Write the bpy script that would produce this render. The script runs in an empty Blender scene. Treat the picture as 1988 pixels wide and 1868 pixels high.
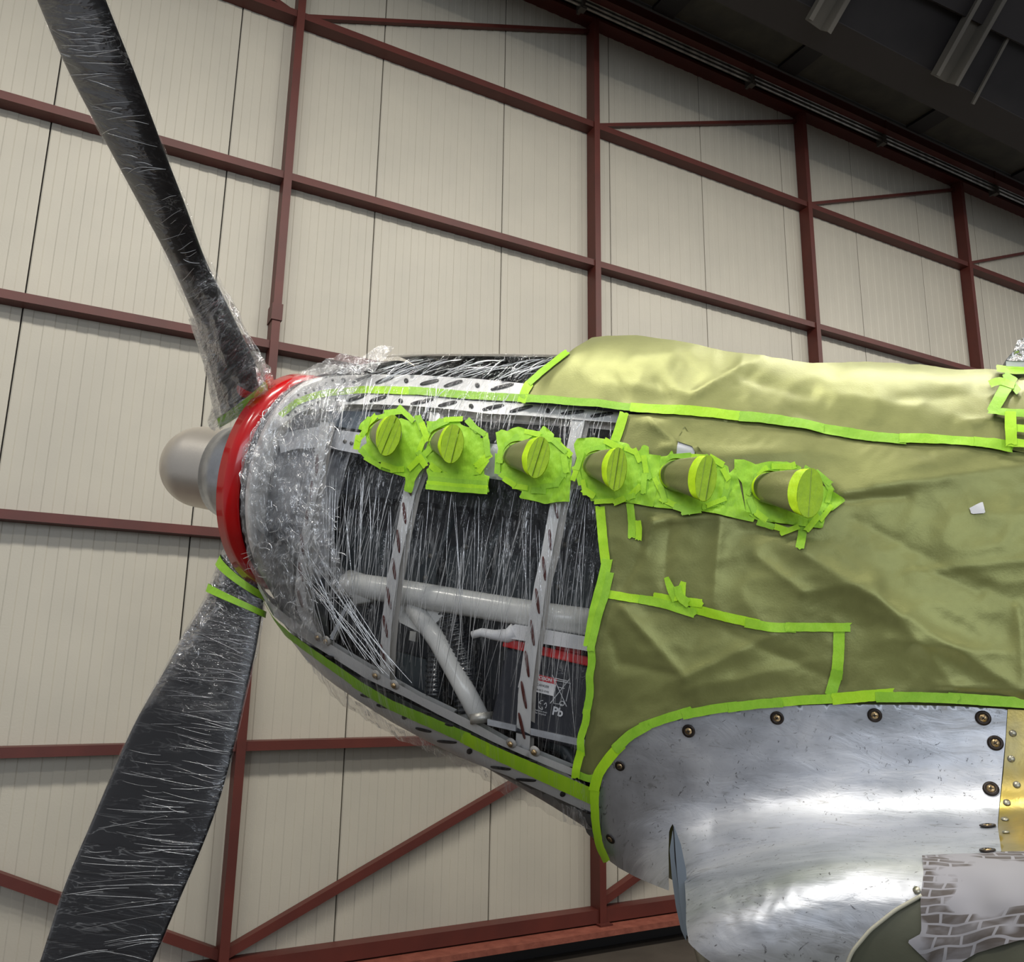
import bpy, math, random
import numpy as np
from mathutils import Vector, noise, geometry

# ------------------------------------------------------------------ camera, world, lights, exposure
SC = bpy.context.scene
FPX, CX, CY = 1633.0, 994.0, 934.0
CAM = np.array([0.0, 0.0, 1.80])
R = np.array([[0.87995657, -0.11699408, -0.46042244],
              [-0.47480867, -0.18544612, -0.86032928],
              [0.01526988, 0.97566496, -0.21873433]])          # camera -> world
cd = bpy.data.cameras.new('camera'); cam = bpy.data.objects.new('camera', cd)
SC.collection.objects.link(cam); SC.camera = cam
from mathutils import Matrix
M4 = Matrix([[R[0][0], R[0][1], R[0][2], CAM[0]], [R[1][0], R[1][1], R[1][2], CAM[1]],
             [R[2][0], R[2][1], R[2][2], CAM[2]], [0, 0, 0, 1]])
cam.matrix_world = M4
cd.sensor_fit = 'HORIZONTAL'; cd.sensor_width = 36.0; cd.lens = FPX / 1988.0 * 36.0
cd.clip_start = .05; cd.clip_end = 200

SC.view_settings.view_transform = 'Standard'; SC.view_settings.look = 'None'
SC.view_settings.gamma = 1.0; SC.view_settings.use_curve_mapping = False
SC.view_settings.exposure = 0.0
SC.cycles.max_bounces = 10; SC.cycles.transparent_max_bounces = 16
SC.cycles.use_denoising = True
SC.cycles.caustics_reflective = False; SC.cycles.caustics_refractive = False

world = bpy.data.worlds.new('hangar_air'); SC.world = world; world.use_nodes = True
bgn = world.node_tree.nodes['Background']
bgn.inputs['Color'].default_value = (0.86, 0.88, 0.92, 1); bgn.inputs['Strength'].default_value = 0.33


def area(name, loc, target, sx, sy, power, col):
    l = bpy.data.lights.new(name, 'AREA'); l.shape = 'RECTANGLE'; l.size = sx; l.size_y = sy
    l.energy = power; l.color = col
    o = bpy.data.objects.new(name, l); SC.collection.objects.link(o)
    o.location = loc
    o.rotation_euler = (Vector(target) - Vector(loc)).to_track_quat('-Z', 'Y').to_euler()
    return o


# fluorescent battens of the hangar roof, over the aircraft and over the photographer
for i, (x, y, pw) in enumerate([(-2.6, 1.5, 150), (0.4, 1.5, 150), (3.4, 1.5, 150), (6.6, 1.5, 150), (9.6, 1.5, 150), (-1.2, -1.6, 60), (2.6, -1.6, 60), (6.0, -1.6, 60)]):
    area('roof_lamp', (x, y, 6.5), (x + .25, y + .9, 0), 1.9, .40, pw * .76, (1.0, .955, .87))
# daylight from the open hangar side behind the photographer
area('open_side', (-2.5, -7.0, 3.9), (2.0, 3.0, 1.9), 9.0, 3.4, 300, (.84, .91, 1.0))

# ------------------------------------------------------------------ helpers
COL = SC.collection
rnd = random.Random(7)
A = np.array([-0.65059846, 0.73177551, 0.20304247]); A /= np.linalg.norm(A)
HUB = np.array([0.6496364, 2.75982979, 2.39752841])
L = np.array([-0.74734271, -0.66443877, 0.0])
U = np.array([0.13490929, -0.15174231, 0.97916993])
DW = 5.2


def W(s, r, z):
    return HUB - A * s + L * r + U * z


def rays(p):
    p = np.atleast_2d(np.asarray(p, float))
    v = np.stack([p[:, 0] - CX, -(p[:, 1] - CY), np.full(len(p), -FPX)], 1)
    v /= np.linalg.norm(v, axis=1)[:, None]
    return v @ R.T


def acs(P):
    d = P - HUB
    return np.stack([-(d @ A), d @ L, d @ U], -1)


def on_plane(p, P0, n):
    d = rays(p); t = ((P0 - CAM) @ n) / (d @ n)
    return CAM + d * t[:, None]


def on_r(p, r):
    return on_plane(p, HUB + L * r, L)


def on_y(p, y):
    return on_plane(p, np.array([0, y, 0.]), np.array([0, 1., 0]))


S_T = [-.2, .05, .1, .2, .3, .4, .5, .7, .9, 1.1, 1.3, 1.5, 1.7, 1.9, 2.1, 2.4, 3.2]
Z_T = [.36, .362, .379, .42, .447, .462, .473, .489, .503, .514, .519, .523, .53, .541, .551, .56, .58]
Z_B = [.36, .362, .386, .485, .556, .603, .635, .676, .711, .757, .812, .858, .877, .893, .905, .915, .90]
W_T = [.36, .362, .366, .372, .378, .385, .390, .402, .414, .42, .422, .424, .425, .425, .425, .425, .42]


def F_body(off=0.0, bump=0.0, low=0.0, n=2.2):
    def f(P):
        q = acs(P); s, r, z = q[..., 0], q[..., 1], q[..., 2]
        w = np.interp(s, S_T, W_T) + off
        zt = np.interp(s, S_T, Z_T) + off
        if bump:
            zt = zt + bump * np.interp(s, [.80, .93, 1.05, 1.2, 1.45, 1.62, 1.8], [0, .35, .85, 1.0, .55, .1, 0])
        zb = np.interp(s, S_T, Z_B) + off + low
        h = np.where(z > 0, zt, zb)
        return ((np.abs(r / w) ** n + np.abs(z / h) ** n) ** (1 / n) - 1) * .4
    return f


def F_nose_film(P):
    q = acs(P); s, r, z = q[..., 0], q[..., 1], q[..., 2]
    w = np.interp(s, S_T, W_T) + .016
    zt = np.interp(s, S_T, Z_T) + .016 + np.interp(s, [.02, .12, .22, .33, .42, .5], [.0, .03, .045, .05, .02, 0])
    zb = np.interp(s, S_T, Z_B) + .014
    h = np.where(z > 0, zt, zb); n = 2.2
    return ((np.abs(r / w) ** n + np.abs(z / h) ** n) ** (1 / n) - 1) * .4


def smin(a, b, k):
    h = np.clip(.5 + .5 * (b - a) / k, 0, 1)
    return b * (1 - h) + a * h - k * h * (1 - h)


def shoulder(s, r):
    d = np.clip((r - (.86 - .35 * (s - 1.56))) / .20, 0, 1); e = 1 - np.clip((s - 1.80) / .35, 0, 1)
    return .46 * e * e * (3 - 2 * e) * d


def F_wing(off=0.0):
    def f(P):
        q = acs(P); s, r, z = q[..., 0], q[..., 1], q[..., 2]
        le = 1.475 + .22 * (r - .42) - off
        zc = -.79 + .05 * (r - .4)
        a, b = .26, .175 + off
        x = (s - le - a)
        th = b + .34 * np.clip(x + a * .7, 0, .75)
        e = (np.sqrt(np.where(x < 0, (x / a) ** 2, 0) + ((z - zc) / th) ** 2) - 1) * .16
        re_ = .90 - .30 * (s - 1.56) + 2.6 * np.clip(s - 1.72, 0, 2) ** 2.2
        fe = (r - re_ - off) * .90 - (z + .66) * .45          # rolled outer edge of the fairing
        return -smin(-e, -fe, .15)
    return f


def F_fair(off=0.0):
    fb, fw = F_body(.006 + off), F_wing(off)

    def f(P):
        return smin(fb(P), fw(P), .13)
    return f


def solve(F, p, t0=1.0, t1=6.0, n=140):
    d = rays(p); ts = np.linspace(t0, t1, n)
    vals = np.stack([F(CAM + d * t) for t in ts], 1)
    neg = vals < 0
    hit = neg.any(1); k = np.where(hit, neg.argmax(1), 1); k = np.maximum(k, 1)
    lo, hi = ts[k - 1].copy(), ts[k].copy()
    for _ in range(10):
        m = (lo + hi) / 2; v = F(CAM + d * m[:, None])
        lo = np.where(v < 0, lo, m); hi = np.where(v < 0, m, hi)
    t = (lo + hi) / 2
    t = np.where(hit, t, ts[vals[:, :].argmin(1)])
    P = CAM + d * t[:, None]
    for it in range(3):                                  # misses: slide onto the surface
        N = grad(F, P); v = F(P)
        gm = N[1]
        P = np.where(hit[:, None], P, P - N[0] * (v / np.maximum(gm, 1e-6))[:, None])
    return P, grad(F, P)[0]


def grad(F, P, h=1e-3):
    g = np.stack([F(P + np.eye(3)[i] * h) - F(P - np.eye(3)[i] * h) for i in range(3)], -1) / (2 * h)
    m = np.linalg.norm(g, axis=-1)
    return g / np.maximum(m, 1e-9)[..., None], m


def tag(o, label=None, cat=None, group=None, kind=None):
    if label: o['label'] = label
    if cat: o['category'] = cat
    if group: o['group'] = group
    if kind: o['kind'] = kind
    return o


def empty(name, loc, label=None, cat=None, group=None, kind=None):
    o = bpy.data.objects.new(name, None); COL.objects.link(o); o.location = loc
    return tag(o, label, cat, group, kind)


def build(name, V, Fc, mats, parent=None, uv=None, smooth=True, midx=None):
    V = [tuple(map(float, v)) for v in V]
    c = np.mean(np.array(V), axis=0)
    if parent is not None:
        pl = np.array(parent.matrix_basis.translation)
        q = parent
        while q.parent is not None:
            q = q.parent; pl = pl + np.array(q.matrix_basis.translation)
    else:
        pl = np.zeros(3)
    me = bpy.data.meshes.new(name)
    me.from_pydata([tuple(np.array(v) - c) for v in V], [], [tuple(f) for f in Fc])
    if not isinstance(mats, (list, tuple)): mats = [mats]
    for m in mats: me.materials.append(m)
    if midx is not None: me.polygons.foreach_set('material_index', midx)
    if smooth: me.polygons.foreach_set('use_smooth', [True] * len(me.polygons))
    if uv is None:
        q = acs(np.array(V)); uv = np.stack([q[:, 0], q[:, 2] - q[:, 1]], 1)
    ul = me.uv_layers.new(name='uv')
    li = np.empty(len(me.loops), dtype=np.int32); me.loops.foreach_get('vertex_index', li)
    ul.data.foreach_set('uv', np.asarray(uv, dtype=np.float32)[li].ravel())
    me.update()
    o = bpy.data.objects.new(name, me); COL.objects.link(o)
    o.location = c - pl
    if parent is not None: o.parent = parent
    return o


class MB:
    """collects vertices and faces of one mesh"""
    def __init__(s): s.v = []; s.f = []; s.m = []

    def add(s, V, Fc, mi=0):
        k = len(s.v); s.v += [tuple(map(float, v)) for v in V]
        s.f += [tuple(i + k for i in f) for f in Fc]; s.m += [mi] * len(Fc); return s

    def obb(s, c, ax, ay, az, mi=0):
        c = np.array(c, float); V = []
        for i in (-1, 1):
            for j in (-1, 1):
                for k in (-1, 1):
                    V.append(c + i * np.array(ax) + j * np.array(ay) + k * np.array(az))
        return s.add(V, [(0, 1, 3, 2), (4, 6, 7, 5), (0, 4, 5, 1), (2, 3, 7, 6), (0, 2, 6, 4), (1, 5, 7, 3)], mi)

    def box(s, x0, x1, y0, y1, z0, z1, mi=0):
        return s.obb(((x0 + x1) / 2, (y0 + y1) / 2, (z0 + z1) / 2), ((x1 - x0) / 2, 0, 0), (0, (y1 - y0) / 2, 0), (0, 0, (z1 - z0) / 2), mi)

    def tube(s, pts, rad, n=14, mi=0, cap=True):
        pts = [np.array(p, float) for p in pts]
        rad = rad if hasattr(rad, '__len__') else [rad] * len(pts)
        V = []; Fc = []
        t = pts[1] - pts[0]; t /= np.linalg.norm(t)
        a = np.cross(t, [0, 0, 1.]);
        if np.linalg.norm(a) < .1: a = np.cross(t, [1., 0, 0])
        a /= np.linalg.norm(a)
        for i, p in enumerate(pts):
            q0 = pts[max(i - 1, 0)]; q1 = pts[min(i + 1, len(pts) - 1)]
            t = (q1 - q0); t /= np.linalg.norm(t)
            a = a - t * (a @ t); a /= np.linalg.norm(a); b = np.cross(t, a)
            for k in range(n):
                w = 2 * math.pi * k / n
                V.append(p + rad[i] * (math.cos(w) * a + math.sin(w) * b))
        for i in range(len(pts) - 1):
            for k in range(n):
                Fc.append((i * n + k, i * n + (k + 1) % n, (i + 1) * n + (k + 1) % n, (i + 1) * n + k))
        if cap:
            Fc.append(tuple(range(n))[::-1]); Fc.append(tuple((len(pts) - 1) * n + k for k in range(n)))
        return s.add(V, Fc, mi)

    def build(s, name, mats, parent=None, smooth=False):
        return build(name, s.v, s.f, mats, parent, smooth=smooth, midx=s.m)


def resample(pl, step):
    pl = np.array(pl, float); d = np.linalg.norm(np.diff(pl, axis=0), axis=1); c = np.r_[0, np.cumsum(d)]
    n = max(2, int(c[-1] / step) + 1); t = np.linspace(0, c[-1], n)
    return np.stack([np.interp(t, c, pl[:, 0]), np.interp(t, c, pl[:, 1])], 1)


def smooth_pl(pl, step=6, it=3):
    q = resample(pl, step)
    for _ in range(it):
        q[1:-1] = (q[:-2] + 2 * q[1:-1] + q[2:]) / 4
    return q


def patch(name, poly, F, step, mat, parent=None, disp=None, off=0.0, edge=None, plane=None, mats=None, holes=None):
    """a sheet laid on the surface F inside the outline (photograph pixels)"""
    b = resample(list(poly) + [poly[0]], edge or step)[:-1]
    x0, y0 = b.min(0); x1, y1 = b.max(0)
    pts = [tuple(q) for q in b]; nb = len(pts)
    poly_np = b
    gx = np.arange(x0 + step * .5, x1, step); gy = np.arange(y0 + step * .5, y1, step * .87)
    G = []
    for j, y in enumerate(gy):
        for x in gx: G.append((x + (step / 2 if j % 2 else 0), y))
    G = np.array(G) if G else np.zeros((0, 2))
    if len(G):
        ins = inside(G, poly_np); G = G[ins]
        if len(G):
            dd = np.full(len(G), 1e9)
            for i in range(nb):
                a, c = poly_np[i], poly_np[(i + 1) % nb]; ab = c - a
                t = np.clip(((G - a) @ ab) / max((ab @ ab), 1e-9), 0, 1)
                dd = np.minimum(dd, np.linalg.norm(a + ab * t[:, None] - G, axis=1))
            G = G[dd > step * .45]
        pts += [tuple(q) for q in G]
    ed = [(i, (i + 1) % nb) for i in range(nb)]
    r = geometry.delaunay_2d_cdt([Vector(p) for p in pts], ed, [], 0, 1e-5)
    vv = np.array([tuple(v) for v in r[0]]); fs = [tuple(f) for f in r[2]]
    cen = np.array([vv[list(f)].mean(0) for f in fs])
    ok = inside(cen, poly_np); fs = [f for f, k in zip(fs, ok) if k]
    if plane is not None:
        P = on_r(vv, plane); N = np.tile(L, (len(vv), 1))
    else:
        P, N = solve(F, vv)
    h = np.full(len(vv), off)
    if disp is not None: h = h + disp(vv)
    P = P + N * h[:, None]
    # face the viewer
    out = []
    for f in fs:
        n = np.cross(P[f[1]] - P[f[0]], P[f[2]] - P[f[0]])
        out.append(f if n @ (CAM - P[f[0]]) > 0 else f[::-1])
    return build(name, P, out, mats or mat, parent)


def inside(p, poly):
    x, y = p[:, 0], p[:, 1]; n = len(poly); r = np.zeros(len(p), bool); j = n - 1
    for i in range(n):
        xi, yi = poly[i]; xj, yj = poly[j]
        if yi != yj:
            c = ((yi > y) != (yj > y)) & (x < (xj - xi) * (y - yi) / (yj - yi) + xi)
            r ^= c
        j = i
    return r


def strip(name, pl, w, F, mat, parent=None, off=.003, disp=None, torn=True, nx=4, wob=.35, plane=None, step=7, sm=2):
    """a strip of tape along a polyline (photograph pixels), width w px"""
    q = smooth_pl(pl, step, sm); n = len(q)
    t = np.gradient(q, axis=0); t /= np.maximum(np.linalg.norm(t, axis=1), 1e-6)[:, None]
    nn = np.stack([-t[:, 1], t[:, 0]], 1)
    ww = np.array(w if hasattr(w, '__len__') else [w, w], float)
    wi = np.interp(np.linspace(0, 1, n), np.linspace(0, 1, len(ww)), ww) / 2
    pts = []
    rr = random.Random(int(q[0, 0] * 13 + q[0, 1] * 7))
    e0 = [rr.uniform(-1, 1) * w0 * .16 for w0 in [wi[0]] * (nx + 1)]; e1 = [rr.uniform(-1, 1) * wi[-1] * .3 for _ in range(nx + 1)]
    for i in range(n):
        for k in range(nx + 1):
            a = 2 * k / nx - 1
            p = q[i] + nn[i] * a * wi[i]
            if k in (0, nx): p = p + nn[i] * rr.uniform(-wob, wob)
            if torn and i == 0: p = p + t[i] * e0[k]
            if torn and i == n - 1: p = p + t[i] * e1[k]
            pts.append(p)
    pts = np.array(pts)
    if plane is not None:
        P = on_r(pts, plane); N = np.tile(L, (len(pts), 1))
    else:
        P, N = solve(F, pts)
    h = np.full(len(pts), off)
    if disp is not None: h = h + disp(pts)
    P = P + N * h[:, None]
    Fc = []
    for i in range(n - 1):
        for k in range(nx):
            a = i * (nx + 1) + k; Fc.append((a, a + 1, a + nx + 2, a + nx + 1))
    f0 = Fc[0]; nrm = np.cross(P[f0[1]] - P[f0[0]], P[f0[2]] - P[f0[0]])
    if nrm @ (CAM - P[0]) < 0: Fc = [f[::-1] for f in Fc]
    return build(name, P, Fc, mat, parent)


def lathe(prof, O, ax, n=64):
    ax = np.array(ax) / np.linalg.norm(ax); a = np.cross(ax, [0, 0, 1.]); a /= np.linalg.norm(a); b = np.cross(a, ax)
    V = []; Fc = []
    for (h, r) in prof:
        for k in range(n):
            w = 2 * math.pi * k / n; V.append(O + ax * h + r * (math.cos(w) * a + math.sin(w) * b))
    for i in range(len(prof) - 1):
        for k in range(n):
            Fc.append((i * n + k, (i + 1) * n + k, (i + 1) * n + (k + 1) % n, i * n + (k + 1) % n))
    return V, Fc


# ------------------------------------------------------------------ materials
def nt(name):
    m = bpy.data.materials.new(name); m.use_nodes = True; t = m.node_tree
    return m, t, t.nodes, t.links, t.nodes['Principled BSDF']


def ramp(N, lk, src, stops):
    r = N.new('ShaderNodeValToRGB'); e = r.color_ramp.elements
    e[0].position, e[0].color = stops[0][0], (*stops[0][1], 1); e[1].position, e[1].color = stops[-1][0], (*stops[-1][1], 1)
    for p, c in stops[1:-1]:
        x = e.new(p); x.color = (*c, 1)
    lk.new(src, r.inputs['Fac']); return r.outputs['Color']


def tex(N, lk, scale, detail=3, rough=.55, coord='Object', stretch=None, dist=0.0, rot=None):
    tc = N.new('ShaderNodeTexCoord'); src = tc.outputs[coord]
    if stretch or rot:
        mp = N.new('ShaderNodeMapping'); lk.new(src, mp.inputs['Vector']); src = mp.outputs['Vector']
        if stretch: mp.inputs['Scale'].default_value = stretch
        if rot: mp.inputs['Rotation'].default_value = rot
    n = N.new('ShaderNodeTexNoise'); lk.new(src, n.inputs['Vector'])
    n.inputs['Scale'].default_value = scale; n.inputs['Detail'].default_value = detail
    n.inputs['Roughness'].default_value = rough; n.inputs['Distortion'].default_value = dist
    return n.outputs['Fac']


def mat(name, c, rough=.5, metal=0.0, c2=None, ns=6.0, bump=0.0, bs=60.0, spec=.5, coord='Object', stretch=None, coat=0.0, det=3, lo=.35, hi=.65, bstretch=None, r2=None):
    m, t, N, lk, b = nt(name)
    b.inputs['Base Color'].default_value = (*c, 1); b.inputs['Roughness'].default_value = rough
    b.inputs['Metallic'].default_value = metal; b.inputs['Specular IOR Level'].default_value = spec
    b.inputs['Coat Weight'].default_value = coat
    if c2:
        f = tex(N, lk, ns, det, .6, coord, stretch)
        lk.new(ramp(N, lk, f, [(lo, c), (hi, c2)]), b.inputs['Base Color'])
        if r2 is not None:
            lk.new(ramp(N, lk, f, [(lo, (rough,) * 3), (hi, (r2,) * 3)]), b.inputs['Roughness'])
    if bump:
        f = tex(N, lk, bs, 4, .6, coord, bstretch or stretch)
        bn = N.new('ShaderNodeBump'); bn.inputs['Strength'].default_value = bump; bn.inputs['Distance'].default_value = .01
        lk.new(f, bn.inputs['Height']); lk.new(bn.outputs['Normal'], b.inputs['Normal'])
    return m


def film_mat(name, base=.04, streak=.7, sc=14.0, stretch=(1, .12, 1), rot=None, white=.8, bumpd=.02, rough=.10, wid=.02, sc2=40.0, gl=.5, skin=.6, haze=.10, patchy=(.42, .62), fade=None):
    """stretch film: clear where it lies single, milky along its fine folds with lamp glints painted into the white lines, glossy and wrinkled all over"""
    m, t, N, lk, b = nt(name)
    for x in list(N):
        if x.type != 'OUTPUT_MATERIAL': N.remove(x)
    out = [x for x in N if x.type == 'OUTPUT_MATERIAL'][0]
    f1 = tex(N, lk, sc, 4, .6, 'UV', stretch, .8, rot)
    f2 = tex(N, lk, sc2, 3, .6, 'UV', (1, .4, 1), 1.5, (0, 0, .5))
    f3 = tex(N, lk, 4.0, 3, .5, 'UV', (1, .7, 1), .5)
    add = N.new('ShaderNodeMath'); add.operation = 'MULTIPLY_ADD'; add.inputs[1].default_value = .35
    lk.new(f2, add.inputs[0]); lk.new(f1, add.inputs[2])
    bn = N.new('ShaderNodeBump'); bn.inputs['Strength'].default_value = 1.0; bn.inputs['Distance'].default_value = bumpd
    lk.new(add.outputs[0], bn.inputs['Height'])
    Z = (0, 0, 0); O = (1, 1, 1)
    l1 = ramp(N, lk, f1, [(.5 - wid, Z), (.5, O), (.5 + wid, Z)])
    l2 = ramp(N, lk, f2, [(.5 - wid * .8, Z), (.5, (.7,) * 3), (.5 + wid * .8, Z)])
    mxl = N.new('ShaderNodeMath'); mxl.operation = 'MAXIMUM'; lk.new(l1, mxl.inputs[0]); lk.new(l2, mxl.inputs[1])
    r3 = ramp(N, lk, f3, [(patchy[0], Z), (patchy[1], O)])
    mul = N.new('ShaderNodeMath'); mul.operation = 'MULTIPLY'; lk.new(mxl.outputs[0], mul.inputs[0])
    k3 = N.new('ShaderNodeMath'); k3.operation = 'MULTIPLY_ADD'; k3.inputs[1].default_value = streak * .8; k3.inputs[2].default_value = streak * .2
    lk.new(r3, k3.inputs[0]); lk.new(k3.outputs[0], mul.inputs[1])
    hz = N.new('ShaderNodeMath'); hz.operation = 'MULTIPLY_ADD'; hz.inputs[1].default_value = haze; hz.inputs[2].default_value = base; lk.new(r3, hz.inputs[0])
    op = N.new('ShaderNodeMath'); op.operation = 'ADD'; op.use_clamp = True; lk.new(mul.outputs[0], op.inputs[0]); lk.new(hz.outputs[0], op.inputs[1])
    tr = N.new('ShaderNodeBsdfTransparent')
    g = N.new('ShaderNodeBsdfAnisotropic'); g.inputs['Roughness'].default_value = rough
    g.inputs['Color'].default_value = (.95, .96, .98, 1); lk.new(bn.outputs['Normal'], g.inputs['Normal'])
    d = N.new('ShaderNodeBsdfDiffuse'); d.inputs['Color'].default_value = (white * .97, white * .985, white, 1)
    m1 = N.new('ShaderNodeMixShader'); m1.inputs[0].default_value = gl
    lk.new(d.outputs[0], m1.inputs[1]); lk.new(g.outputs[0], m1.inputs[2])
    mx = N.new('ShaderNodeMixShader'); lk.new(op.outputs[0], mx.inputs[0])
    lk.new(tr.outputs[0], mx.inputs[1]); lk.new(m1.outputs[0], mx.inputs[2])
    fr = N.new('ShaderNodeFresnel'); fr.inputs['IOR'].default_value = 1.35
    fk = N.new('ShaderNodeMath'); fk.operation = 'MULTIPLY'; fk.inputs[1].default_value = skin; lk.new(fr.outputs[0], fk.inputs[0])
    fa = N.new('ShaderNodeMath'); fa.operation = 'ADD'; fa.inputs[1].default_value = .015; lk.new(fk.outputs[0], fa.inputs[0])
    mx2 = N.new('ShaderNodeMixShader'); lk.new(fa.outputs[0], mx2.inputs[0])
    lk.new(mx.outputs[0], mx2.inputs[1]); lk.new(g.outputs[0], mx2.inputs[2])
    if fade:
        tc = N.new('ShaderNodeTexCoord'); sp = N.new('ShaderNodeSeparateXYZ'); lk.new(tc.outputs['UV'], sp.inputs[0])
        fn = tex(N, lk, 9, 3, .6, 'UV'); ad = N.new('ShaderNodeMath'); ad.operation = 'MULTIPLY_ADD'; ad.inputs[1].default_value = .5; lk.new(fn, ad.inputs[0]); lk.new(sp.outputs[0], ad.inputs[2])
        fr_ = ramp(N, lk, ad.outputs[0], [(fade[0] + .25, (0, 0, 0)), (fade[1] + .25, (1, 1, 1))])
        mx3 = N.new('ShaderNodeMixShader'); lk.new(fr_, mx3.inputs[0]); lk.new(mx2.outputs[0], mx3.inputs[1]); lk.new(tr.outputs[0], mx3.inputs[2])
        mx2 = mx3
    lk.new(mx2.outputs[0], out.inputs['Surface'])
    return m


MT = {}
MT['panel'] = mat('wall_panel', (.49, .458, .382), .42, 0, (.445, .418, .352), 1.3, .12, 90, spec=.4)
MT['seam'] = mat('seam', (.05, .045, .04), .8)
MT['steel'] = mat('red_primer', (.105, .020, .013), .5, 0, (.080, .016, .011), 3.0, .05, 40)
MT['steel2'] = mat('red_base_plate', (.28, .085, .055), .6, 0, (.20, .055, .035), 14.0, .2, 60)
MT['floor'] = mat('concrete', (.050, .040, .031), .65, 0, (.075, .062, .048), 2.2, .15, 25)
MT['dark'] = mat('dark_ceiling', (.015, .0135, .015), .75, 0, (.020, .018, .019), 3.0)
MT['dark2'] = mat('dark_beam', (.022, .019, .020), .7)
MT['black'] = mat('black', (.008, .008, .010), .5)
MT['soffit'] = mat('soffit', (.075, .078, .06), .6, 0, (.05, .052, .045), 4.0)
MT['galv'] = mat('galvanised', (.62, .60, .55), .4, .7, (.30, .30, .28), 8)
MT['galvd'] = mat('galvanised_dull', (.16, .15, .13), .5, .5)
MT['grey_trim'] = mat('grey_trim', (.20, .21, .22), .5, .2)
MT['ring'] = mat('red_paint', (.56, .002, .004), .22, 0, (.44, .002, .004), 5.0, coat=.4)
MT['dome'] = mat('satin_metal', (.72, .67, .60), .36, .85, (.65, .61, .55), 5, .05, 120, bstretch=(1, 1, 1))
MT['alu'] = mat('bright_metal', (.56, .58, .61), .28, .95, (.42, .44, .47), 16, .08, 40, r2=.36)
MT['rail'] = mat('cream_rail', (.74, .74, .73), .34, .1, (.66, .66, .66), 6, .04, 60)
MT['rail2'] = mat('cream_rail_side', (.46, .44, .41), .45, .1)  # darker copy of the rail paint, shade put into flanges and lip
MT['slot'] = mat('slot_black', (.006, .006, .008), .6)
MT['slotr'] = mat('slot_red', (.085, .012, .008), .6)
MT['engine'] = mat('engine_dark', (.006, .008, .013), .4, .1, (.013, .017, .023), 7, .1, 20)
MT['engine2'] = mat('engine_grey', (.022, .032, .036), .45, .1, (.015, .021, .027), 8)
MT['tubew'] = mat('white_tube', (.68, .68, .66), .25, 0, (.60, .60, .58), 10, coat=.3)
MT['blade'] = mat('blade_black', (.006, .006, .008), .38)
MT['paper'] = None
MT['shroud'] = mat('shroud_metal', (.80, .81, .84), .3, .35, (.66, .67, .70), 8, .05, 30)
MT['gear'] = mat('gear_case_metal', (.42, .43, .45), .35, .6, (.10, .11, .13), 7, .3, 18, lo=.42, hi=.58)
MT['brass'] = mat('brass_plate', (.52, .40, .10), .3, .85, (.40, .34, .16), 9, .1, 30, r2=.42)
MT['olive'] = mat('olive_paint', (.105, .108, .078), .38, 0, (.092, .096, .068), 4, .04, 60)
MT['lowmetal'] = mat('grey_cowl', (.17, .18, .19), .45, .5, (.12, .13, .14), 6)
MT['washer'] = mat('washer', (.03, .022, .018), .4, .6)
MT['screw'] = mat('screw', (.42, .30, .16), .3, .9)
MT['rivet'] = mat('rivet', (.40, .38, .30), .35, .8)
MT['bead'] = mat('sealant', (.50, .48, .38), .5)
MT['lid'] = mat('red_plastic', (.52, .010, .012), .35)
MT['case'] = mat('black_plastic', (.012, .014, .022), .4)
MT['white'] = mat('white', (.72, .72, .74), .5)
MT['print'] = mat('white_print', (.62, .63, .66), .5)
MT['redprint'] = mat('red_print', (.5, .015, .03), .5)
MT['blueprint'] = mat('blue_print', (.02, .08, .4), .5)
MT['strap'] = mat('strap_metal', (.5, .52, .55), .35, .8, (.35, .36, .38), 18)
MT['ductgrey'] = mat('duct_grey', (.16, .19, .23), .35, .1, (.20, .24, .28), 5)
MT['blackcowl'] = mat('black_cowl', (.010, .012, .016), .16, .1, (.02, .024, .03), 5, .1, 9, coat=.6)


def paper_mat():
    m, t, N, lk, b = nt('masking_paper')
    f = tex(N, lk, 55, 3, .6, 'UV'); f2 = tex(N, lk, 5, 2, .5, 'UV')
    mx = N.new('ShaderNodeMath'); mx.operation = 'MULTIPLY_ADD'; mx.inputs[1].default_value = .35; lk.new(f, mx.inputs[0]); lk.new(f2, mx.inputs[2])
    lk.new(ramp(N, lk, mx.outputs[0], [(.45, (.215, .226, .074)), (.85, (.275, .288, .098))]), b.inputs['Base Color'])
    b.inputs['Metallic'].default_value = .42
    b.inputs['Roughness'].default_value = .42; b.inputs['Specular IOR Level'].default_value = .45
    b.inputs['Sheen Weight'].default_value = .15
    g = tex(N, lk, 210, 3, .6, 'UV'); bn = N.new('ShaderNodeBump'); bn.inputs['Strength'].default_value = .12; bn.inputs['Distance'].default_value = .003
    lk.new(g, bn.inputs['Height']); lk.new(bn.outputs['Normal'], b.inputs['Normal'])
    return m


def tape_mat(name, c, c2):
    m, t, N, lk, b = nt(name)
    f = tex(N, lk, 30, 4, .65, 'UV')
    lk.new(ramp(N, lk, f, [(.35, c), (.68, c2)]), b.inputs['Base Color'])
    b.inputs['Roughness'].default_value = .5; b.inputs['Specular IOR Level'].default_value = .4
    g = tex(N, lk, 130, 3, .6, 'UV', (1, .3, 1)); bn = N.new('ShaderNodeBump'); bn.inputs['Strength'].default_value = .35; bn.inputs['Distance'].default_value = .004
    lk.new(g, bn.inputs['Height']); lk.new(bn.outputs['Normal'], b.inputs['Normal'])
    return m


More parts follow.
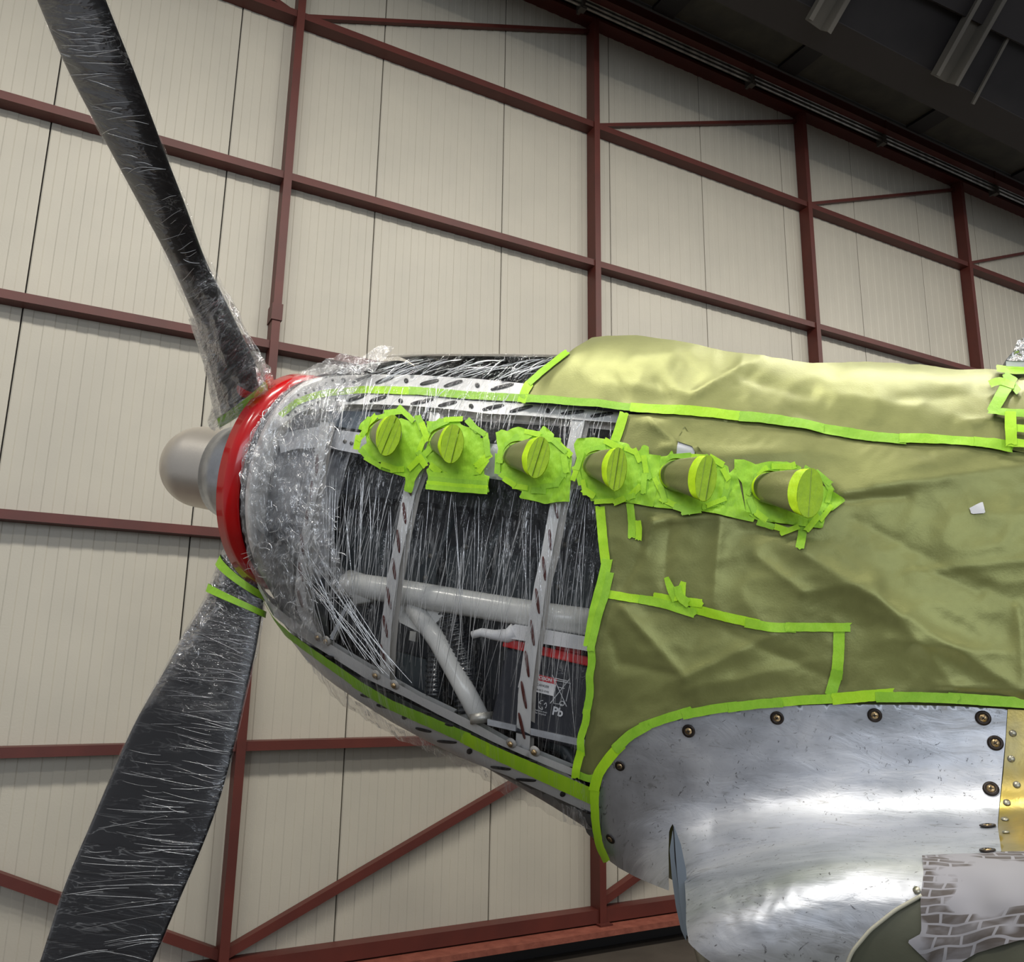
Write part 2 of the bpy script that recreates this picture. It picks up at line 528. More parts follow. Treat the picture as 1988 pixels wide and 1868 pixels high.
MT['paper'] = paper_mat()
TAPE = [tape_mat('tape_a', (.33, .66, .030), (.42, .76, .045)), tape_mat('tape_b', (.28, .58, .035), (.36, .68, .05)), tape_mat('tape_c', (.42, .78, .02), (.50, .85, .03))]
TAPE_Y = tape_mat('tape_bright', (.50, .80, .008), (.60, .90, .015))
TAPE_D = tape_mat('tape_cap', (.25, .43, .005), (.33, .53, .006))
FILM = film_mat('film_nose', .0, .42, 30, (1, .07, 1), sc2=34, wid=.018, haze=.015, skin=.2)
FILM_C = film_mat('film_crumpled', .10, .95, 16, (1, .6, 1), None, .8, .03, .10, .018, sc2=40, haze=.14, patchy=(.35, .6), skin=.5)
FILM_B = film_mat('film_blade', .0, .42, 16, (1, .30, 1), (0, 0, .9), .7, .012, .10, .012, sc2=14, haze=.015, patchy=(.5, .65), skin=.12)
FILM_R = film_mat('film_blade_root', .03, .8, 20, (1, .6, 1), (0, 0, .9), .75, .03, .12, .03, sc2=45, haze=.08, patchy=(.4, .62), skin=.4, fade=(.30, .52))
FOLD = film_mat('film_fold', .6, .3, 30, (1, .3, 1), None, .9, .004, .12, .03, gl=.55, haze=.2)
FOIL = mat('silver_foil', (.72, .70, .66), .22, .95, None, bump=.9, bs=45)

# ------------------------------------------------------------------ the setting
SP = .1935 * DW
Xs = [(.125 + .1935 * k) * DW for k in range(-4, 12)]
wall = empty('wall_back', (0, DW, 0), kind='structure')


def wall_panel(x0, x1):
    g = .004; prof = [(x0 + g, DW + .03), (x0 + g, DW + .004), (x0 + g + .006, DW)]
    pitch = (x1 - x0) / 9
    for k in range(9):
        a = x0 + k * pitch
        if k: prof += [(a - .003, DW + .0032), (a + .003, DW)]
        prof += [(a + pitch * .5 - .003, DW), (a + pitch * .5 + .003, DW + .0032)]
    prof += [(x1 - g - .006, DW + .0032), (x1 - g, DW + .004), (x1 - g, DW + .03)]
    z0, z1 = .13, 7.25; n = len(prof)
    V = [(p[0], p[1], z) for z in (z0, z1) for p in prof]
    Fc = [(i, i + 1, n + i + 1, n + i) for i in range(n - 1)] + [(n - 1, 0, n, 2 * n - 1)]
    return build('panel', V, Fc, MT['panel'], wall, smooth=False)


for a, b in zip(Xs[:-1], Xs[1:]): wall_panel(a, b)
mb = MB().box(Xs[0], Xs[-1], DW + .028, DW + .06, .1, 7.3); mb.build('backing', MT['seam'], wall)

ZT = float(on_y([(1640, 272)], DW)[0][2])
COLX = [(.1955 + .4708 * k) * DW for k in range(-2, 5)]
GZ = [1.8 + z * DW for z in (.850, .6115, .3835, .1505, -.081)]     # top edge at the front face
YF = DW - .105
frame = empty('wall_frame', (0, DW, 0), kind='structure')
for x in COLX:
    MB().box(x - .026, x + .026, YF - .012, DW - .001, .15, ZT).build('column', MT['steel'], frame)
    for z in (.16,): MB().box(x - .05, x + .05, YF - .05, DW - .002, .148, .158).build('foot_plate', MT['steel'], frame)
MB().box(COLX[2] - .034, COLX[2] + .034, YF - .02, DW - .001, 3.93, 4.04).build('splice_sleeve', MT['steel'], frame)
for a, b in zip(COLX[:-1], COLX[1:]):
    for z in GZ:
        MB().box(a + .0265, b - .0265, YF, DW - .001, z - .052, z).build('girt', MT['steel'], frame)
    MB().box(a + .0265, b - .0265, YF, DW - .001, .158, .240).build('bottom_rail', MT['steel'], frame)


def brace(x0, z0, x1, z1, w=.038, y0=YF + .03, y1=DW - .012):
    d = np.array([x1 - x0, 0, z1 - z0]); ln = np.linalg.norm(d); d /= ln; n = np.array([-d[2], 0, d[0]])
    c = np.array([(x0 + x1) / 2, (y0 + y1) / 2, (z0 + z1) / 2])
    MB().obb(c, d * ln / 2, (0, (y1 - y0) / 2, 0), n * w / 2).build('brace', MT['steel'], frame)


for k in range(len(COLX) - 1):
    a, b = COLX[k] + .02, COLX[k + 1] - .02
    if k < 2:
        brace(b, .27, a, GZ[4] - .03, .05); brace(b, GZ[0] + .02, a, ZT - .06, .03, YF + .06)
    else:
        brace(a, .27, b, GZ[4] - .03, .05); brace(a, GZ[0] + .02, b, ZT - .06, .03, YF + .06)
X0, X1 = Xs[0], Xs[-1]
base = MB(); base.box(X0, X1, DW - .24, DW - .001, .135, .147).box(X0, X1, DW - .243, DW - .235, .115, .150)
base.build('base_plate', MT['steel2'], frame)
MB().box(X0, X1, DW - .10, DW + .03, .012, .134).build('bottom_gap_shade', MT['black'], frame)  # black bar standing in for the shade in the gap above the floor
fl = MB()
for i in range(6):
    for j in range(5):
        g = .006; fl.box(-4 + i * 3 + g, -1 + i * 3 - g, -6.4 + j * 2.7 + g, -3.7 + j * 2.7 - g, -.12, 0)
fo = fl.build('floor', MT['floor']); fo['kind'] = 'structure'
fo2 = MB().box(-6, 16, -8, 8, -.3, -.1).build('floor_bed', MT['seam']); fo2['kind'] = 'structure'


def zat(py, y, px=1640):
    return on_y([(px, py)], y)[0][2]


hd = empty('trim_1', (3, DW, 7), kind='structure')
y = DW - .12
ZH = zat(272, DW)
MB().box(X0, X1, y, DW + .05, ZH, ZH + .03).build('header_flange', MT['steel'], hd)
MB().box(X0, X1, y + .08, DW + .05, ZH + .03, zat(196, y)).build('header_web', MT['black'], hd)  # web coloured black for the shade behind the conduits
y2 = DW - .30
MB().box(X0, X1, y2, y2 + .07, zat(213, y2), zat(194, y2)).build('header_upper_flange', MT['steel'], hd)
MB().box(X0, X1, y2 - .02, y2 + .05, zat(194, y2 - .02), zat(189, y2 - .02)).build('edge_strip', MT['grey_trim'], hd)
for k in range(9):
    xx = on_y([(1300 + 240 * k - 480, 200)], y2)[0][0] if k else 0
for pxp in ((1463, 118), (1720, 238), (1932, 338)):
    q = on_y([pxp], y2 - .004)[0]
    MB().box(q[0] - .012, q[0] + .012, y2 - .008, y2, zat(213, y2) - .005, zat(194, y2) + .01).build('joint_plate', MT['steel'], hd)
# conduits
cond = []
for i, py in enumerate((219.5, 226, 233, 240.5)):
    yy = DW - .20; z = zat(py, yy)
    o = MB().tube([(X0, yy, z), (X1, yy, z)], .0125 if i else .011, 10).build('conduit', MT['galv'], None, True)
    tag(o, ['topmost of four steel conduits running under the red header flange', 'second steel conduit from the top along the header', 'third steel conduit from the top along the header', 'lowest of four steel conduits running along the red header'][i], 'conduit', 'conduits along the header')
    cond.append(z)
for n_, pxp in enumerate(((1130, 8), (1458, 148), (1713, 262), (1930, 352))):
    q = on_y([pxp], DW - .2)[0]
    o = MB().box(q[0] - .012, q[0] + .012, DW - .235, DW - .13, cond[3] - .03, cond[0] + .03)
    o.box(q[0] - .03, q[0] + .03, DW - .228, DW - .17, cond[3] - .04, cond[3] - .022)
    ob = o.build('conduit_clamp', MT['galvd'])
    tag(ob, ['small metal clamp on the conduits near the top edge of the photo', 'small metal clamp on the conduits above the bay left of the third red column', 'small metal clamp on the conduits between the third and fourth red columns', 'small metal clamp on the conduits right of the fourth red column'][n_], 'clamp', 'conduit clamps')
# ceiling side: soffit panels, brackets, big dark beam and the sloping dark roof
ceil = empty('ceiling', (3, 3, 8), kind='structure')
ys0 = y2 - .03; zs = zat(188, ys0)
ysb = ys0 - .42
xb = [on_y([p], ys0)[0][0] for p in ((1290, 30), (1530, 140), (1775, 250), (1975, 340))]
xb = [xb[0] - (xb[1] - xb[0]) * 2, xb[0] - (xb[1] - xb[0])] + xb + [xb[-1] + (xb[-1] - xb[-2]), xb[-1] + 2 * (xb[-1] - xb[-2])]
for a, b in zip(xb[:-1], xb[1:]):
    MB().box(a + .10, b - .12, ysb, ys0, zs, zs + .05).build('soffit_panel', MT['soffit'], ceil)
    MB().box(a + .08, b - .20, ysb - .012, ysb, zs - .004, zs + .035).build('soffit_edge', MT['galvd'], ceil)
    MB().box(a - .13, a + .09, ysb - .06, ys0, zs - .03, zs + .25).build('bracket', MT['black'], ceil)
    MB().box(a - .02, a + .07, ysb - .10, ysb - .075, zs - .05, zs + .16).build('hanger', MT['galvd'], ceil)
MB().box(X0, X1, ysb - .3, DW, zs + .3, zs + .34).build('deck', MT['black'], ceil)
yb = ysb - .42
zb_ = zat(126, yb)
MB().box(X0, X1, yb - .30, yb, zb_, zb_ + .55).build('roof_beam', MT['dark2'], ceil)
sy = yb - .30; szz = zb_ + .012
V = [(X0, sy, szz), (X1, sy, szz), (X1, sy - 4, szz + 4), (X0, sy - 4, szz + 4)]
V += [(v[0], v[1] + .12, v[2] + .12) for v in V]
build('roof_slope', V, [(0, 1, 2, 3)[::-1], (4, 5, 6, 7), (0, 4, 5, 1), (1, 5, 6, 2), (2, 6, 7, 3), (3, 7, 4, 0)], MT['dark'], ceil, smooth=False)
SN = np.array([0, -1., -1.]) / math.sqrt(2); S0 = np.array([0, sy, szz])


def on_slope(p): return on_plane(p, S0 + SN * .03, SN)


def slope_bar(name, p0, p1, w, h, m, par):
    a, b = on_slope([p0, p1]); d = b - a; ln = np.linalg.norm(d); d /= ln; n = np.cross(d, SN)
    mbx = MB(); c = (a + b) / 2
    if name == 'ceiling_channel':
        mbx.obb(c, d * ln / 2, n * w / 2, SN * .004)
        for sg in (-1, 1):
            mbx.obb(c + n * sg * w / 2 + SN * h / 2, d * ln / 2, n * .004, SN * h / 2)
            mbx.obb(c + n * sg * (w / 2 + .02) + SN * h, d * ln / 2, n * .02, SN * .003)
    else:
        mbx.obb(c, d * ln / 2, n * w / 2, SN * h / 2)
    return mbx.build(name, m, par)


o = slope_bar('ceiling_channel', (1578, 48), (1640, -62), .17, .09, MT['galvd'], None)
tag(o, 'grey metal channel on the dark roof near the top edge, shorter of the two', 'metal channel')
o = slope_bar('ceiling_channel', (1822, 152), (1990, -150), .20, .10, MT['galvd'], None)
tag(o, 'longer grey metal channel on the dark roof near the top right corner', 'metal channel')
o = slope_bar('roof_strut', (1888, 202), (2060, -120), .03, .02, MT['galvd'], None)
tag(o, 'thin pale strut crossing the dark roof slope in the top right corner', 'strut')
o = slope_bar('roof_strut', (1768, -70), (2200, 150), .30, .08, MT['dark2'], None)
slope_bar('ceiling_batten', (1800, -60), (2200, 118), .26, .03, MT['soffit'], ceil)
tag(o, 'wide dark cross beam on the roof slope in the top right corner', 'beam')

# ------------------------------------------------------------------ the aircraft
AC = empty('aircraft', W(1.2, 0, 0), 'propeller fighter aircraft with red spinner ring, bare aluminium wing root and uncovered engine bay', 'aircraft')
FB = F_body(0)


def ringpart(name, prof, m, n=96, O=HUB, par=AC):
    V, Fc = lathe(prof, O, A, n); return build(name, V, Fc, m, par)


ringpart('spinner_ring', [(-.076, .345), (-.076, .36), (0, .361), (.0, .345), (-.076, .345)], MT['ring'], 128)
ringpart('spinner_bulkhead', [(-.012, .346), (-.012, .15), (-.012, .02)], MT['alu'])
ringpart('spinner_gap', [(-.078, .30), (-.078, .352), (-.105, .352), (-.105, .30), (-.078, .30)], MT['black'])
dome = [(-.01, .190), (.20, .176), (.262, .156), (.268, .1435)]
dome += [(.268 + .01, .143), (.38, .1425)] + [(.38 + .145 * math.sin(a), .1425 * math.cos(a) ** .9) for a in np.linspace(.1, math.pi / 2 - .001, 14)]
o = ringpart('propeller_hub', dome[3:], MT['dome'])
build('hub_collar', *lathe(dome[:4], HUB, A, 96), MT['alu'], o)


# propeller blades
def blade_frame(phi, beta):
    D = math.cos(phi) * L + math.sin(phi) * U; T = -math.sin(phi) * L + math.cos(phi) * U
    return D, math.cos(beta) * T + math.sin(beta) * A


def blade(phi, st, betas, label, fname):
    H = HUB + A * .05; phi = math.radians(phi); n = len(st); secs = []
    for i, (lx, ly, rx, ry) in enumerate(st):
        be = math.radians(np.interp(i / (n - 1), [0, 1], betas)); D, E = blade_frame(phi, be)
        nn = np.cross(D, E); q = on_plane([(lx, ly), (rx, ry)], H, nn); secs.append((q[0], q[1], nn))
    return secs


def blade_mesh(name, secs, m, par, thick, grow=0.0, rough_amp=0.0, caps=True, nseg=22, sub=6, seed=0.0, rootk=1.0):
    # resample sections
    a = np.array([s[0] for s in secs]); b = np.array([s[1] for s in secs]); nn = np.array([s[2] for s in secs])
    n = len(secs); t = np.linspace(0, n - 1, (n - 1) * sub + 1); k = np.arange(n)
    ip = lambda M_: np.stack([np.interp(t, k, M_[:, c]) for c in range(3)], 1)
    a, b, nn = ip(a), ip(b), ip(nn)
    for _ in range(8):
        a[1:-1] = (a[:-2] + 2 * a[1:-1] + a[2:]) / 4; b[1:-1] = (b[:-2] + 2 * b[1:-1] + b[2:]) / 4
    V = []; uv = []; rows = len(t)
    cum = 0
    for i in range(rows):
        f = i / (rows - 1); c = (a[i] + b[i]) / 2; h = (b[i] - a[i]) / 2; hl = np.linalg.norm(h); hd_ = h / hl
        th = np.interp(f, [0, .12, .3, 1], thick)
        if i: cum += np.linalg.norm(c - cp)
        cp = c
        for k_ in range(nseg):
            w = 2 * math.pi * k_ / nseg
            x, y = math.cos(w), math.sin(w)
            y = np.sign(y) * abs(y) ** 1.15
            g = grow
            if rough_amp:
                am = rough_amp * np.interp(f, [0, .22, .45, 1], [rootk, .8, .22, .2])
                g += am * (noise.noise(Vector((x * 2.2 + seed, cum * 7, y * 2.2))) + .6 * noise.noise(Vector((x * 5 + seed, cum * 22, y * 5))) + .35)
            V.append(c + hd_ * (hl + g) * x + nn[i] * (th + g * .8) * y); uv.append((cum, w / 6.28 * .5))
    Fc = []
    for i in range(rows - 1):
        for k_ in range(nseg):
            Fc.append((i * nseg + k_, i * nseg + (k_ + 1) % nseg, (i + 1) * nseg + (k_ + 1) % nseg, (i + 1) * nseg + k_))
    if caps: Fc += [tuple(range(nseg))[::-1], tuple((rows - 1) * nseg + k_ for k_ in range(nseg))]
    return build(name, V, Fc, m, par, uv=uv)


ST1 = [(437, 818, 512, 770), (428, 780, 500, 718), (408, 700, 462, 640), (378, 612, 432, 575), (332, 506, 396, 505), (271, 395, 362, 405),
       (192, 250, 322, 303), (138, 150, 276, 177), (104, 76, 237, 79), (72, 0, 205, 0), (15, -140, 150, -150), (-20, -240, 90, -250)]
ST2 = [(445, 1070, 506, 1120), (418, 1120, 512, 1165), (405, 1160, 508, 1195), (362, 1225, 496, 1270), (318, 1305, 480, 1330), (262, 1400, 458, 1435),
       (218, 1500, 430, 1545), (172, 1610, 395, 1640), (125, 1716, 352, 1738), (78, 1868, 292, 1880), (40, 1980, 240, 1990)]
sec1 = blade(40, ST1, (90, 77), '', ''); sec2 = blade(-80, ST2, (88, 77), '', '')
b1 = blade_mesh('propeller_blade', sec1, MT['blade'], AC, [.05, .04, .022, .012])
b2 = blade_mesh('propeller_blade', sec2, MT['blade'], AC, [.05, .04, .022, .012])
# third blade, turned away behind the nose
H = HUB + A * .05; sec3 = []
for r_, hw in ((.2, .06), (.35, .075), (.6, .11), (.9, .13), (1.2, .13), (1.42, .1), (1.5, .04)):
    D, E = blade_frame(math.radians(160), math.radians(np.interp(r_, [.2, 1.5], [90, 77]))); c = H + D * r_
    sec3.append((c - E * hw, c + E * hw, np.cross(D, E)))
b3 = blade_mesh('propeller_blade', sec3, MT['blade'], AC, [.05, .04, .022, .012])
# film wrapped on the two visible blades
ft = empty('stretch_film', sec1[5][0], 'clear stretch film wound around the upper propeller blade', 'plastic film')
fo1 = blade_mesh('wrap', sec1[2:], FILM_B, ft, [.03, .026, .020, .016], .004, .010, False, 40, 12, 3.0, rootk=.9)
fo1b = blade_mesh('root_wrap', sec1[:7], FILM_R, ft, [.062, .055, .04, .025], .010, .030, False, 48, 16, 8.0)
fo1c = blade_mesh('root_wrap', sec1[:4], FILM_R, ft, [.067, .06, .045, .03], .016, .045, False, 48, 16, 21.0)
ft2 = empty('stretch_film', sec2[5][0], 'clear stretch film wound around the lower propeller blade', 'plastic film')
blade_mesh('wrap', sec2[1:], FILM_B, ft2, [.03, .026, .020, .016], .003, .008, False, 40, 12, 5.0)
blade_mesh('root_wrap', sec2[:8], FILM_R, ft2, [.060, .05, .035, .02], .004, .012, False, 48, 16, 15.0)


def folds(parent, lines, name='fold'):
    """narrow raised pleats of the film"""
    m = MB()
    for P, N, w, h in lines:
        n = len(P); t = np.gradient(P, axis=0); t /= np.maximum(np.linalg.norm(t, axis=1), 1e-9)[:, None]
        b = np.cross(t, N); V = []; Fc = []
        for i in range(n):
            k = math.sin(math.pi * (i + .35) / (n + .3)) ** .5
            V += [P[i] - b[i] * w * k, P[i] + N[i] * h * k, P[i] + b[i] * w * k]
        for i in range(n - 1):
            Fc += [(i * 3, i * 3 + 1, i * 3 + 4, i * 3 + 3), (i * 3 + 1, i * 3 + 2, i * 3 + 5, i * 3 + 4)]
        m.add(V, Fc)
    o = m.build(name, FOLD, parent, True); o['kind'] = 'stuff'; return o


def blade_folds(secs, ft_, cnt, seed, f0, f1, dirx, off):
    rr = random.Random(seed); a = np.array([s[0] for s in secs]); b = np.array([s[1] for s in secs]); nn = np.array([s[2] for s in secs]); k = np.arange(len(secs)); ln = []
    for _ in range(cnt):
        f = rr.uniform(f0, f1); x0 = rr.uniform(-.9, .5); x1 = min(.97, x0 + rr.uniform(.3, 1.5)); df = rr.gauss(dirx, .18) * (x1 - x0) * .55
        pts = []; nr = []
        for u_ in np.linspace(0, 1, 9):
            ff = np.clip(f + df * u_ + .03 * math.sin(u_ * 3 + f), 0, len(secs) - 1); x = x0 + (x1 - x0) * u_
            A0 = np.array([np.interp(ff, k, a[:, c]) for c in range(3)]); B0 = np.array([np.interp(ff, k, b[:, c]) for c in range(3)]); n_ = np.array([np.interp(ff, k, nn[:, c]) for c in range(3)])
            if n_ @ (CAM - A0) < 0: n_ = -n_
            pts.append((A0 + B0) / 2 + (B0 - A0) / 2 * x + n_ * (off * math.sqrt(1 - x * x * .9) + .004)); nr.append(n_)
        ln.append((np.array(pts), np.array(nr), rr.uniform(.0003, .0010), rr.uniform(.001, .003)))
    folds(ft_, ln)


blade_folds(sec1, ft, 70, 5, 3, 10.5, .2, .022)
blade_folds(sec2, ft2, 150, 6, 2, 9.8, -.15, .022)
# red maker's disc and tape bands on the blade roots
q = on_plane([(478, 755)], H, np.cross(*blade_frame(math.radians(40), math.radians(88))))[0]
vd = CAM - q; vd /= np.linalg.norm(vd)
V, Fc = lathe([(.0, .028), (.004, .026), (.005, .001)], q + vd * .045, vd, 24)
build('red_disc', V, Fc, MT['ring'], b1)


def band(name, secs, f, w, grow, par, m, tilt=0.0, thick=.055):
    a = np.array([s[0] for s in secs]); b = np.array([s[1] for s in secs]); nn = np.array([s[2] for s in secs]); k = np.arange(len(secs)); V = []; n = 40
    ip = lambda M_, f_: np.array([np.interp(f_, k, M_[:, c]) for c in range(3)])
    for e in (-w / 2, w / 2):
        for j in range(n):
            g = 2 * math.pi * j / n; x, y = math.cos(g), math.sin(g); ff = f + e + tilt * x
            A0, B0, n_ = ip(a, ff), ip(b, ff), ip(nn, ff); c = (A0 + B0) / 2; h = (B0 - A0) / 2; hl = np.linalg.norm(h)
            V.append(c + h / hl * (hl + grow) * x + n_ * (thick + grow) * y)
    Fc = [(j, (j + 1) % n, n + (j + 1) % n, n + j) for j in range(n)]
    return build(name, V, Fc, m, par)


o = band('tape_band', sec2, .62, .36, .010, None, TAPE[1], .22, .062)
tag(o, 'green tape band next to the red ring on the lower blade root', 'tape', 'tape bands on blade roots')
o = band('tape_band', sec2, 1.72, .38, .010, None, TAPE[1], .12, .052)
tag(o, 'green tape band lower on the lower blade, further from the ring', 'tape', 'tape bands on blade roots')
o = band('tape_band', sec1, .18, .5, .012, None, TAPE[1], 0, .06)
tag(o, 'green tape band under crumpled film at the upper blade root', 'tape', 'tape bands on blade roots')


# body shells: closed skin behind the paper and inner engine bulk
def body_grid(name, s0, s1, ns, th0, th1, nth, off, m, par, n=2.2, sw=1.0, caps=False, zsc=1.0):
    V = []
    for i in range(ns + 1):
        s = s0 + (s1 - s0) * i / ns
        w = (np.interp(s, S_T, W_T) + off) * sw; zt = (np.interp(s, S_T, Z_T) + off) * zsc; zb = (np.interp(s, S_T, Z_B) + off) * zsc
        for k in range(nth + 1):
            th = math.radians(th0 + (th1 - th0) * k / nth); c, si = math.cos(th), math.sin(th)
            V.append(W(s, w * np.sign(c) * abs(c) ** (2 / n), (zt if si > 0 else zb) * np.sign(si) * abs(si) ** (2 / n)))
    Fc = [(i * (nth + 1) + k, i * (nth + 1) + k + 1, (i + 1) * (nth + 1) + k + 1, (i + 1) * (nth + 1) + k) for i in range(ns) for k in range(nth)]
    if caps: Fc += [tuple(range(nth + 1)), tuple(ns * (nth + 1) + k for k in range(nth + 1))[::-1]]
    return build(name, V, Fc, m, par)


body_grid('fuselage_skin', 1.27, 3.0, 24, 0, 360, 72, -.012, MT['paper'], AC, caps=True)
body_grid('engine_core', .13, 1.3, 16, 0, 360, 48, -.10, MT['engine'], AC, sw=.62, caps=True)
body_grid('gear_case', .12, .40, 10, -100, 78, 30, -.065, MT['gear'], AC)
body_grid('upper_cowl', .34, 1.22, 26, 62, 178, 40, -.004, MT['blackcowl'], AC)
body_grid('nose_cowl_top', .09, .36, 8, 62, 178, 30, -.02, MT['lowmetal'], AC)
body_grid('far_cowl', .10, 1.2, 16, 178, 262, 24, -.006, MT['lowmetal'], AC)
body_grid('lower_cowl', .12, 1.2, 26, 262, 305, 20, -.012, MT['lowmetal'], AC)
body_grid('nose_cowl_bottom', .10, .30, 6, 300, 335, 8, -.03, MT['lowmetal'], AC)

# nose frame ring just behind the spinner
V, Fc = lathe([(-.108, .300), (-.108, .362), (-.125, .366), (-.145, .369), (-.145, .31)], HUB, A, 96)
build('nose_former', V, Fc, MT['rail'], AC)
ringpart('nose_bulkhead', [(-.13, .35), (-.13, .2), (-.13, .01)], MT['gear'])


def edgepoly(top, bot):
    return list(top) + list(bot)[::-1]


def slots(lines, w, F, m, par, off=.003, dots=(), dr=4.2, name='slot'):
    for (x0, y0, x1, y1) in lines:
        d = np.array([x1 - x0, y1 - y0], float); ln = np.linalg.norm(d); d /= ln; n_ = np.array([-d[1], d[0]]); c = np.array([(x0 + x1) / 2, (y0 + y1) / 2])
        pts = [c + d * math.cos(a) * ln / 2 * (1 if abs(math.cos(a)) > .0 else 1) + n_ * np.sign(math.sin(a)) * abs(math.sin(a)) ** .6 * w / 2 for a in np.linspace(0, 2 * math.pi, 17)[:-1]]
        disc(name, c, pts, F, m, par, off)
    for (x, y) in dots:
        disc('hole', (x, y), [(x + dr * math.cos(a), y + dr * math.sin(a)) for a in np.linspace(0, 2 * math.pi, 13)[:-1]], F, m, par, off)


def disc(name, c, pts, F, m, par, off):
    """a raised plate whose dark colour stands for the shade in a hole"""
    pts = np.array(list(pts), float); n = len(pts); c = np.array(c, float)
    allp = np.vstack([[c], pts, c + (pts - c) * 1.10 + 0]); P, N = solve(F, allp)
    h = np.r_[[off] * (1 + n), [off - .0015] * n]; P = P + N * h[:, None]
    Fc = [(0, 1 + i, 1 + (i + 1) % n) for i in range(n)] + [(1 + i, 1 + n + i, 1 + n + (i + 1) % n, 1 + (i + 1) % n) for i in range(n)]
    nr = np.cross(P[Fc[0][1]] - P[0], P[Fc[0][2]] - P[0])
    if nr @ (CAM - P[0]) < 0: Fc = [f[::-1] for f in Fc]
    return build(name, P, Fc, m, par)


# upper rail: two slotted strips with a tape line between
railA = patch('upper_rail', edgepoly([(560, 775), (585, 752), (610, 742), (640, 732), (666, 729), (712, 727), (810, 728), (930, 736), (1012, 744), (1060, 749)],
                                     [(540, 800), (580, 775), (610, 763), (639, 757), (700, 752), (760, 752), (830, 757), (900, 763), (1050, 771)]), FB, 9, MT['rail'], AC)
slots([(685, 743, 720, 730), (730, 744.6, 764, 732), (817, 747, 851, 739), (863, 751, 897, 740.5), (954, 757, 996, 746.5)], 6.5, FB, MT['slot'], railA,
      dots=[(667, 740), (789, 740), (927, 749)])
slots([], 1, FB, MT['slot'], railA, dots=[(634, 746), (646, 739), (594, 764), (610, 758), (622, 754), (580, 768)], dr=2.2)
railB = patch('upper_rail', edgepoly([(520, 830), (560, 790), (600, 780), (636, 771), (712, 766), (800, 767), (903, 777), (1007, 783), (1100, 790), (1240, 806)],
                                     [(530, 838), (565, 812), (588, 798), (634, 790), (675, 785), (730, 785), (800, 788), (890, 796), (944, 803), (1026, 807), (1107, 814), (1240, 824)]), FB, 9, MT['rail'], AC)
slots([(674, 779, 710, 767.5), (719, 780, 751, 769.5), (799, 785, 841, 775.5), (852, 789, 886, 780.5), (938, 796, 977, 787), (991, 800, 1033, 789), (1091, 804, 1135, 799), (1148, 809, 1189, 803)],
      6.5, FB, MT['slot'], railB, dots=[(655, 777), (778, 779), (915, 789.5), (1064, 798)])
slots([], 1, FB, MT['slot'], railB, dots=[(574, 800), (592, 790), (606, 786), (618, 782), (600, 795), (560, 806)], dr=2.2)
patch('upper_rail_lip', edgepoly([(588, 798), (634, 790), (675, 785), (730, 785), (800, 788), (890, 796), (944, 803), (1026, 807), (1107, 814), (1240, 824)],
                                 [(590, 808), (634, 800), (675, 795), (730, 795), (800, 799), (890, 808), (944, 815), (1026, 820), (1107, 828), (1240, 840)]), F_body(-.025), 9, MT['rail2'], AC)
# lower rail: bar, tape line and slotted strip
low_top = [(500, 1130), (520, 1165), (550, 1190), (605, 1229), (711, 1293), (817, 1353), (905, 1395), (993, 1444), (1116, 1494), (1160, 1512)]
low_mid = [(502, 1150), (530, 1195), (560, 1220), (616, 1258), (711, 1318), (792, 1356), (852, 1388), (958, 1441), (1063, 1487), (1165, 1528)]
low_g = [(506, 1160), (530, 1205), (560, 1237), (616, 1281), (697, 1336), (782, 1388), (852, 1420), (958, 1469), (1063, 1518), (1165, 1568)]
low_bot = [(508, 1168), (530, 1215), (560, 1250), (600, 1292), (650, 1330), (697, 1362), (760, 1402), (830, 1440), (908, 1477), (989, 1508), (1128, 1571), (1165, 1590)]
o = patch('lower_rail', edgepoly(low_top, low_mid), F_body(.002), 8, MT['rail'], AC)
slots([(634, 1272, 650, 1275), (701, 1316, 718, 1320), (739, 1338, 759, 1341), (822, 1380, 838, 1384), (866, 1403, 882, 1407), (972, 1453, 989, 1457), (1025, 1474, 1044, 1478)], 4.5, F_body(.002), MT['slot'], o, off=.006)
patch('lower_rail_lip', edgepoly([(x, y - 9) for x, y in low_top[2:]], low_top[2:]), F_body(-.02), 9, MT['rail'], AC)
o = patch('lower_rail', edgepoly(low_g, low_bot), FB, 8, MT['rail'], AC)
slots([(701, 1348, 722, 1353), (732, 1368, 759, 1374), (808, 1413, 837, 1420), (850, 1438, 886, 1441), (954, 1488, 991, 1493), (1003, 1512, 1040, 1515)], 5.0, FB, MT['slot'], o, dots=[(786, 1391), (912, 1458), (1093, 1541)], dr=5)
o = patch('cowl_lip', [(1128, 1568), (1165, 1585), (1170, 1640), (1192, 1672), (1160, 1652), (1140, 1620), (1132, 1596)], FB, 8, MT['lowmetal'], AC)
slots([(1132, 1573, 1148, 1578), (1140, 1603, 1150, 1606), (1146, 1636, 1158, 1650)], 4, FB, MT['slot'], o)
patch('lower_cowl_lip', [(700, 1368), (749, 1400), (806, 1435), (869, 1463), (908, 1476), (870, 1456), (820, 1430), (770, 1402)], F_body(-.004), 8, MT['lowmetal'], AC)
patch('chin_duct', [(987, 1512), (1010, 1518), (1060, 1542), (1130, 1571), (1134, 1603), (1080, 1583), (1030, 1560), (992, 1537), (984, 1524)], F_body(-.015), 7, MT['ductgrey'], AC)


